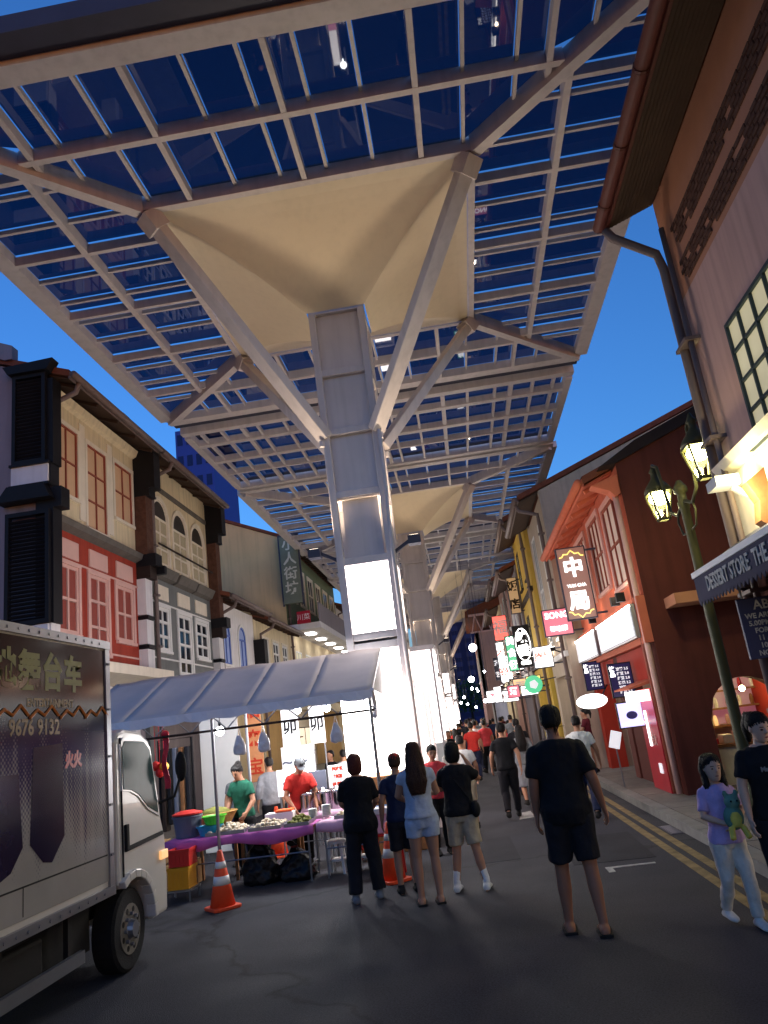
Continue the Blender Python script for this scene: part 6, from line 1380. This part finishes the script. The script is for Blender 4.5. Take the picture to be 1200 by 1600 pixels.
person('person in dark clothes and red cap hidden behind the long-haired woman', (-.93, 8.95, 0), .2, 1.44, .014, topm='cloth_navy', bottom='shorts', botm='cloth_black2', hair='short', hairmat='hair_brown', extras=(('cap', 'cloth_red'),), group=stall)
person('person in black T-shirt and beige shorts lifting a phone, with shoulder bag', (-.26, 8.7, 0), -.1, 1.49, .012, topm='cloth_black', bottom='shorts', botm='cloth_beige', hair='bob', hairmat='hair_black', shoem='shoe_white', hem=.86, loose=.028, sleeve=.36, la=((-.22, .10, 1.18), (-.10, .28, 1.24)), ra=((.26, .12, 1.26), (.13, .24, 1.48)), ll=((-.11, .02, .48), (-.16, .0, .085)), rl=((.13, -.02, .48), (.2, -.03, .085)), extras=(('bag', 'cloth_black'), ('socks', 'cloth_white')), group=stall)
person('man in red shirt and black trousers facing the camera', (-.62, 11.1, 0), PI+.25, 1.42, .014, topm='cloth_pinkred', botm='cloth_black', face=True, nod=.25, la=((-.24, .05, 1.14), (-.14, .24, 1.06)), ra=((.24, .05, 1.14), (.12, .25, 1.08)), group=stall)
person('person in white top standing past the phone holder', (-.24, 13.0, 0), .1, 1.46, .016, topm='cloth_white', bottom='shorts', botm='cloth_beige', hairmat='hair_black', hair='short', group=strollers, **walkA)
person('young man in black T-shirt and dark trousers walking away mid-street', (.48, 13.76, 0), .0, 1.56, .014, topm='cloth_black', bottom='slim', botm='cloth_black2', shoem='shoe_dark', w=.97, group=strollers, **walkB)
person('person in black walking farther ahead of the young man', (.93, 17.0, 0), 0, 1.56, .018, topm='cloth_black2', botm='cloth_navy', group=strollers, **walkA)
person('woman in grey patterned dress walking beside the young man', (.86, 15.2, 0), .1, 1.46, .018, topm='cloth_grey', bottom='dress', botm='cloth_plaid', hair='long', hairmat='hair_black', sleeve=.35, group=strollers, **walkB)
person('person in white shirt half hidden behind the broad man', (1.62, 12.6, 0), -.2, 1.54, .015, topm='cloth_white', botm='cloth_navy', group=strollers, **walkA)
person('woman in maroon top and shorts by the red shopfront', (2.72, 19.3, .1), 1.2, 1.46, .018, topm='cloth_maroon', bottom='short_shorts', botm='cloth_black', hair='pony', group=strollers, la=((-.22, .1, 1.15), (-.1, .27, 1.12)))
# girl and woman walking towards the camera
person('girl in lilac T-shirt and white trousers hugging a plush toy', (1.80, 6.5, 0), PI+.12, 1.19, .009, 'skin_fair', topm='cloth_lilac', bottom='trousers', botm='cloth_offwhite', hair='loose', hairmat='hair_black', shoem='shoe_white', face=True, w=.92, headscale=1.22, hem=.84, loose=.026, sleeve=.4, nod=.1,
       la=((-.22, .06, 1.16), (-.04, .21, 1.05)), ra=((.23, .07, 1.14), (.06, .22, 1.06)), ll=((-.09, .12, .50), (-.09, .14, .085)), rl=((.10, .02, .47), (.10, -.18, .13)), group=strollers)
person('woman in black T-shirt and black trousers with tied hair at the right edge', (2.12, 6.22, 0), PI-.12, 1.5, .011, 'skin_fair', topm='cloth_black', bottom='trousers', botm='cloth_black2', hair='pony', hairmat='hair_black', shoem='shoe_white', face=True, bust=.03, nod=.25, turn=.35, sleeve=.36, hem=.86, extras=(('print', 'Mayfair', .045, 'cloth_grey'), ),
       la=((-.24, .05, 1.14), (-.2, .2, .98)), ra=((.23, .02, 1.14), (.24, .1, .9)), ll=((-.1, .08, .49), (-.1, .1, .085)), rl=((.1, .0, .48), (.1, -.14, .1)), group=strollers)
T = thing('plush_toy', 'green and yellow plush toy in the arms of the girl', 'toy', (1.83, 6.30, .74))
m = MB(); m.ell((1.83, 6.30, .78), (.075, .06, .09), 12, 8); m.ell((1.84, 6.29, .89), (.06, .055, .055), 12, 8); m.ell((1.80, 6.29, .95), (.02, .015, .03), 8, 6); m.ell((1.88, 6.29, .95), (.02, .015, .03), 8, 6)
me = solidify(m, .01, 2); me.transform(Matrix.Translation((-1.83, -6.30, -.74))); link_mesh('body', me, 'plush_green', T)
m = MB(); m.ell((1.83, 6.25, .77), (.045, .02, .06), 10, 6)
for sx in (-1, 1): m.tube([(1.83+sx*.04, 6.27, .72), (1.83+sx*.06, 6.22, .64)], .024, 8)
me = solidify(m, .01, 2); me.transform(Matrix.Translation((-1.83, -6.30, -.74))); link_mesh('belly', me, 'plush_yellow', T)
for sx in (-1, 1): MB().ell((1.84+sx*.022, 6.236, .90), .008, 8, 6).build('eye', 'eye', T)
# stall keepers
person('stallholder in dark green T-shirt with hair in a bun', (-3.42, 11.35, 0), PI-.35, 1.5, .014, topm='cloth_green', botm='cloth_black', hair='bun', face=True, nod=.4, lean=.12, la=((-.24, .05, 1.12), (-.2, .22, .98)), ra=((.24, .05, 1.12), (.2, .22, .98)), group=stall)
person('cook in red shirt and dark cap leaning over the food', (-2.62, 11.42, 0), PI+.45, 1.52, .014, 'skin_tan', topm='cloth_red', botm='cloth_black', hair='short', face=True, nod=.45, lean=.3, la=((-.25, .12, 1.14), (-.2, .34, 1.0)), ra=((.25, .12, 1.14), (.16, .36, 1.0)), sleeve=.34, extras=(('cap', 'cloth_grey'),), group=stall)
person('person in grey plaid shirt standing behind the stallholder', (-3.42, 12.9, 0), .6, 1.5, .018, topm='cloth_plaid', botm='cloth_black', sleeve=.8, group=stall)
person('dark-haired helper half hidden behind the green-shirted stallholder', (-3.75, 12.2, 0), PI, 1.45, .018, topm='cloth_grey', botm='cloth_navy', hair='bun', face=True, group=stall)
for i, (x, lb, cm) in enumerate([(-2.55, 'diner in white shirt beyond the pots, left', 'cloth_white'), (-2.3, 'diner in pale shirt beyond the pots, middle', 'cloth_paleblue'), (-2.95, 'diner in dark shirt beyond the poster boards', 'cloth_black2')]):
    person(lb, (x, 15.2+.4*i, 0), .4+i, 1.42, .02, topm=cm, botm='cloth_navy', group='diners behind the stall')
# the far crowd: a few builds, copied with their own shirts
crowd = 'crowd far down the street'
protos = [person('x', (-.5, 24, 0), 0, 1.55, .024, topm='cloth_red', botm='cloth_navy', group=crowd, **walkA), person('x', (0, 25, 0), 0, 1.46, .024, topm='cloth_red', bottom='shorts', botm='cloth_beige', hair='long', group=crowd, **walkB), person('x', (.4, 26, 0), PI, 1.55, .024, topm='cloth_white', botm='cloth_black', face=False, group=crowd, **walkA)]
cols = [('cloth_red', 'red'), ('cloth_pinkred', 'pink-red'), ('cloth_white', 'white'), ('cloth_black', 'black'), ('cloth_grey', 'grey'), ('cloth_navy', 'navy'), ('cloth_maroon', 'maroon'), ('cloth_paleblue', 'pale blue')]
rnd = random.Random(3); spots = []
for i in range(34):
    y = 22+i*.95+rnd.uniform(-.4, .4); x = rnd.uniform(-.75, 1.6) if i % 3 else rnd.uniform(-.7, .5)
    cm, cn = cols[rnd.randrange(len(cols))] if i > 6 else [cols[0], cols[3], cols[1], cols[2], cols[0], cols[4], cols[7]][i]
    P_ = protos[i % 3]
    o = P_ if i < 3 else copy_tree(P_)
    o.location = (x, y, 0); o.rotation_euler = (0, 0, rnd.uniform(-.3, .3)+(PI if rnd.random() < .3 else 0)); o.scale = (rnd.uniform(.94, 1.05),)*3
    o['label'] = f'small figure in {cn} top in the crowd far down the street'
    for c in o.children:
        if c.name.startswith('shirt'):
            c.material_slots[0].link = 'OBJECT'; c.material_slots[0].material = MATS[cm]

bpy.data.scenes.remove(TMP)
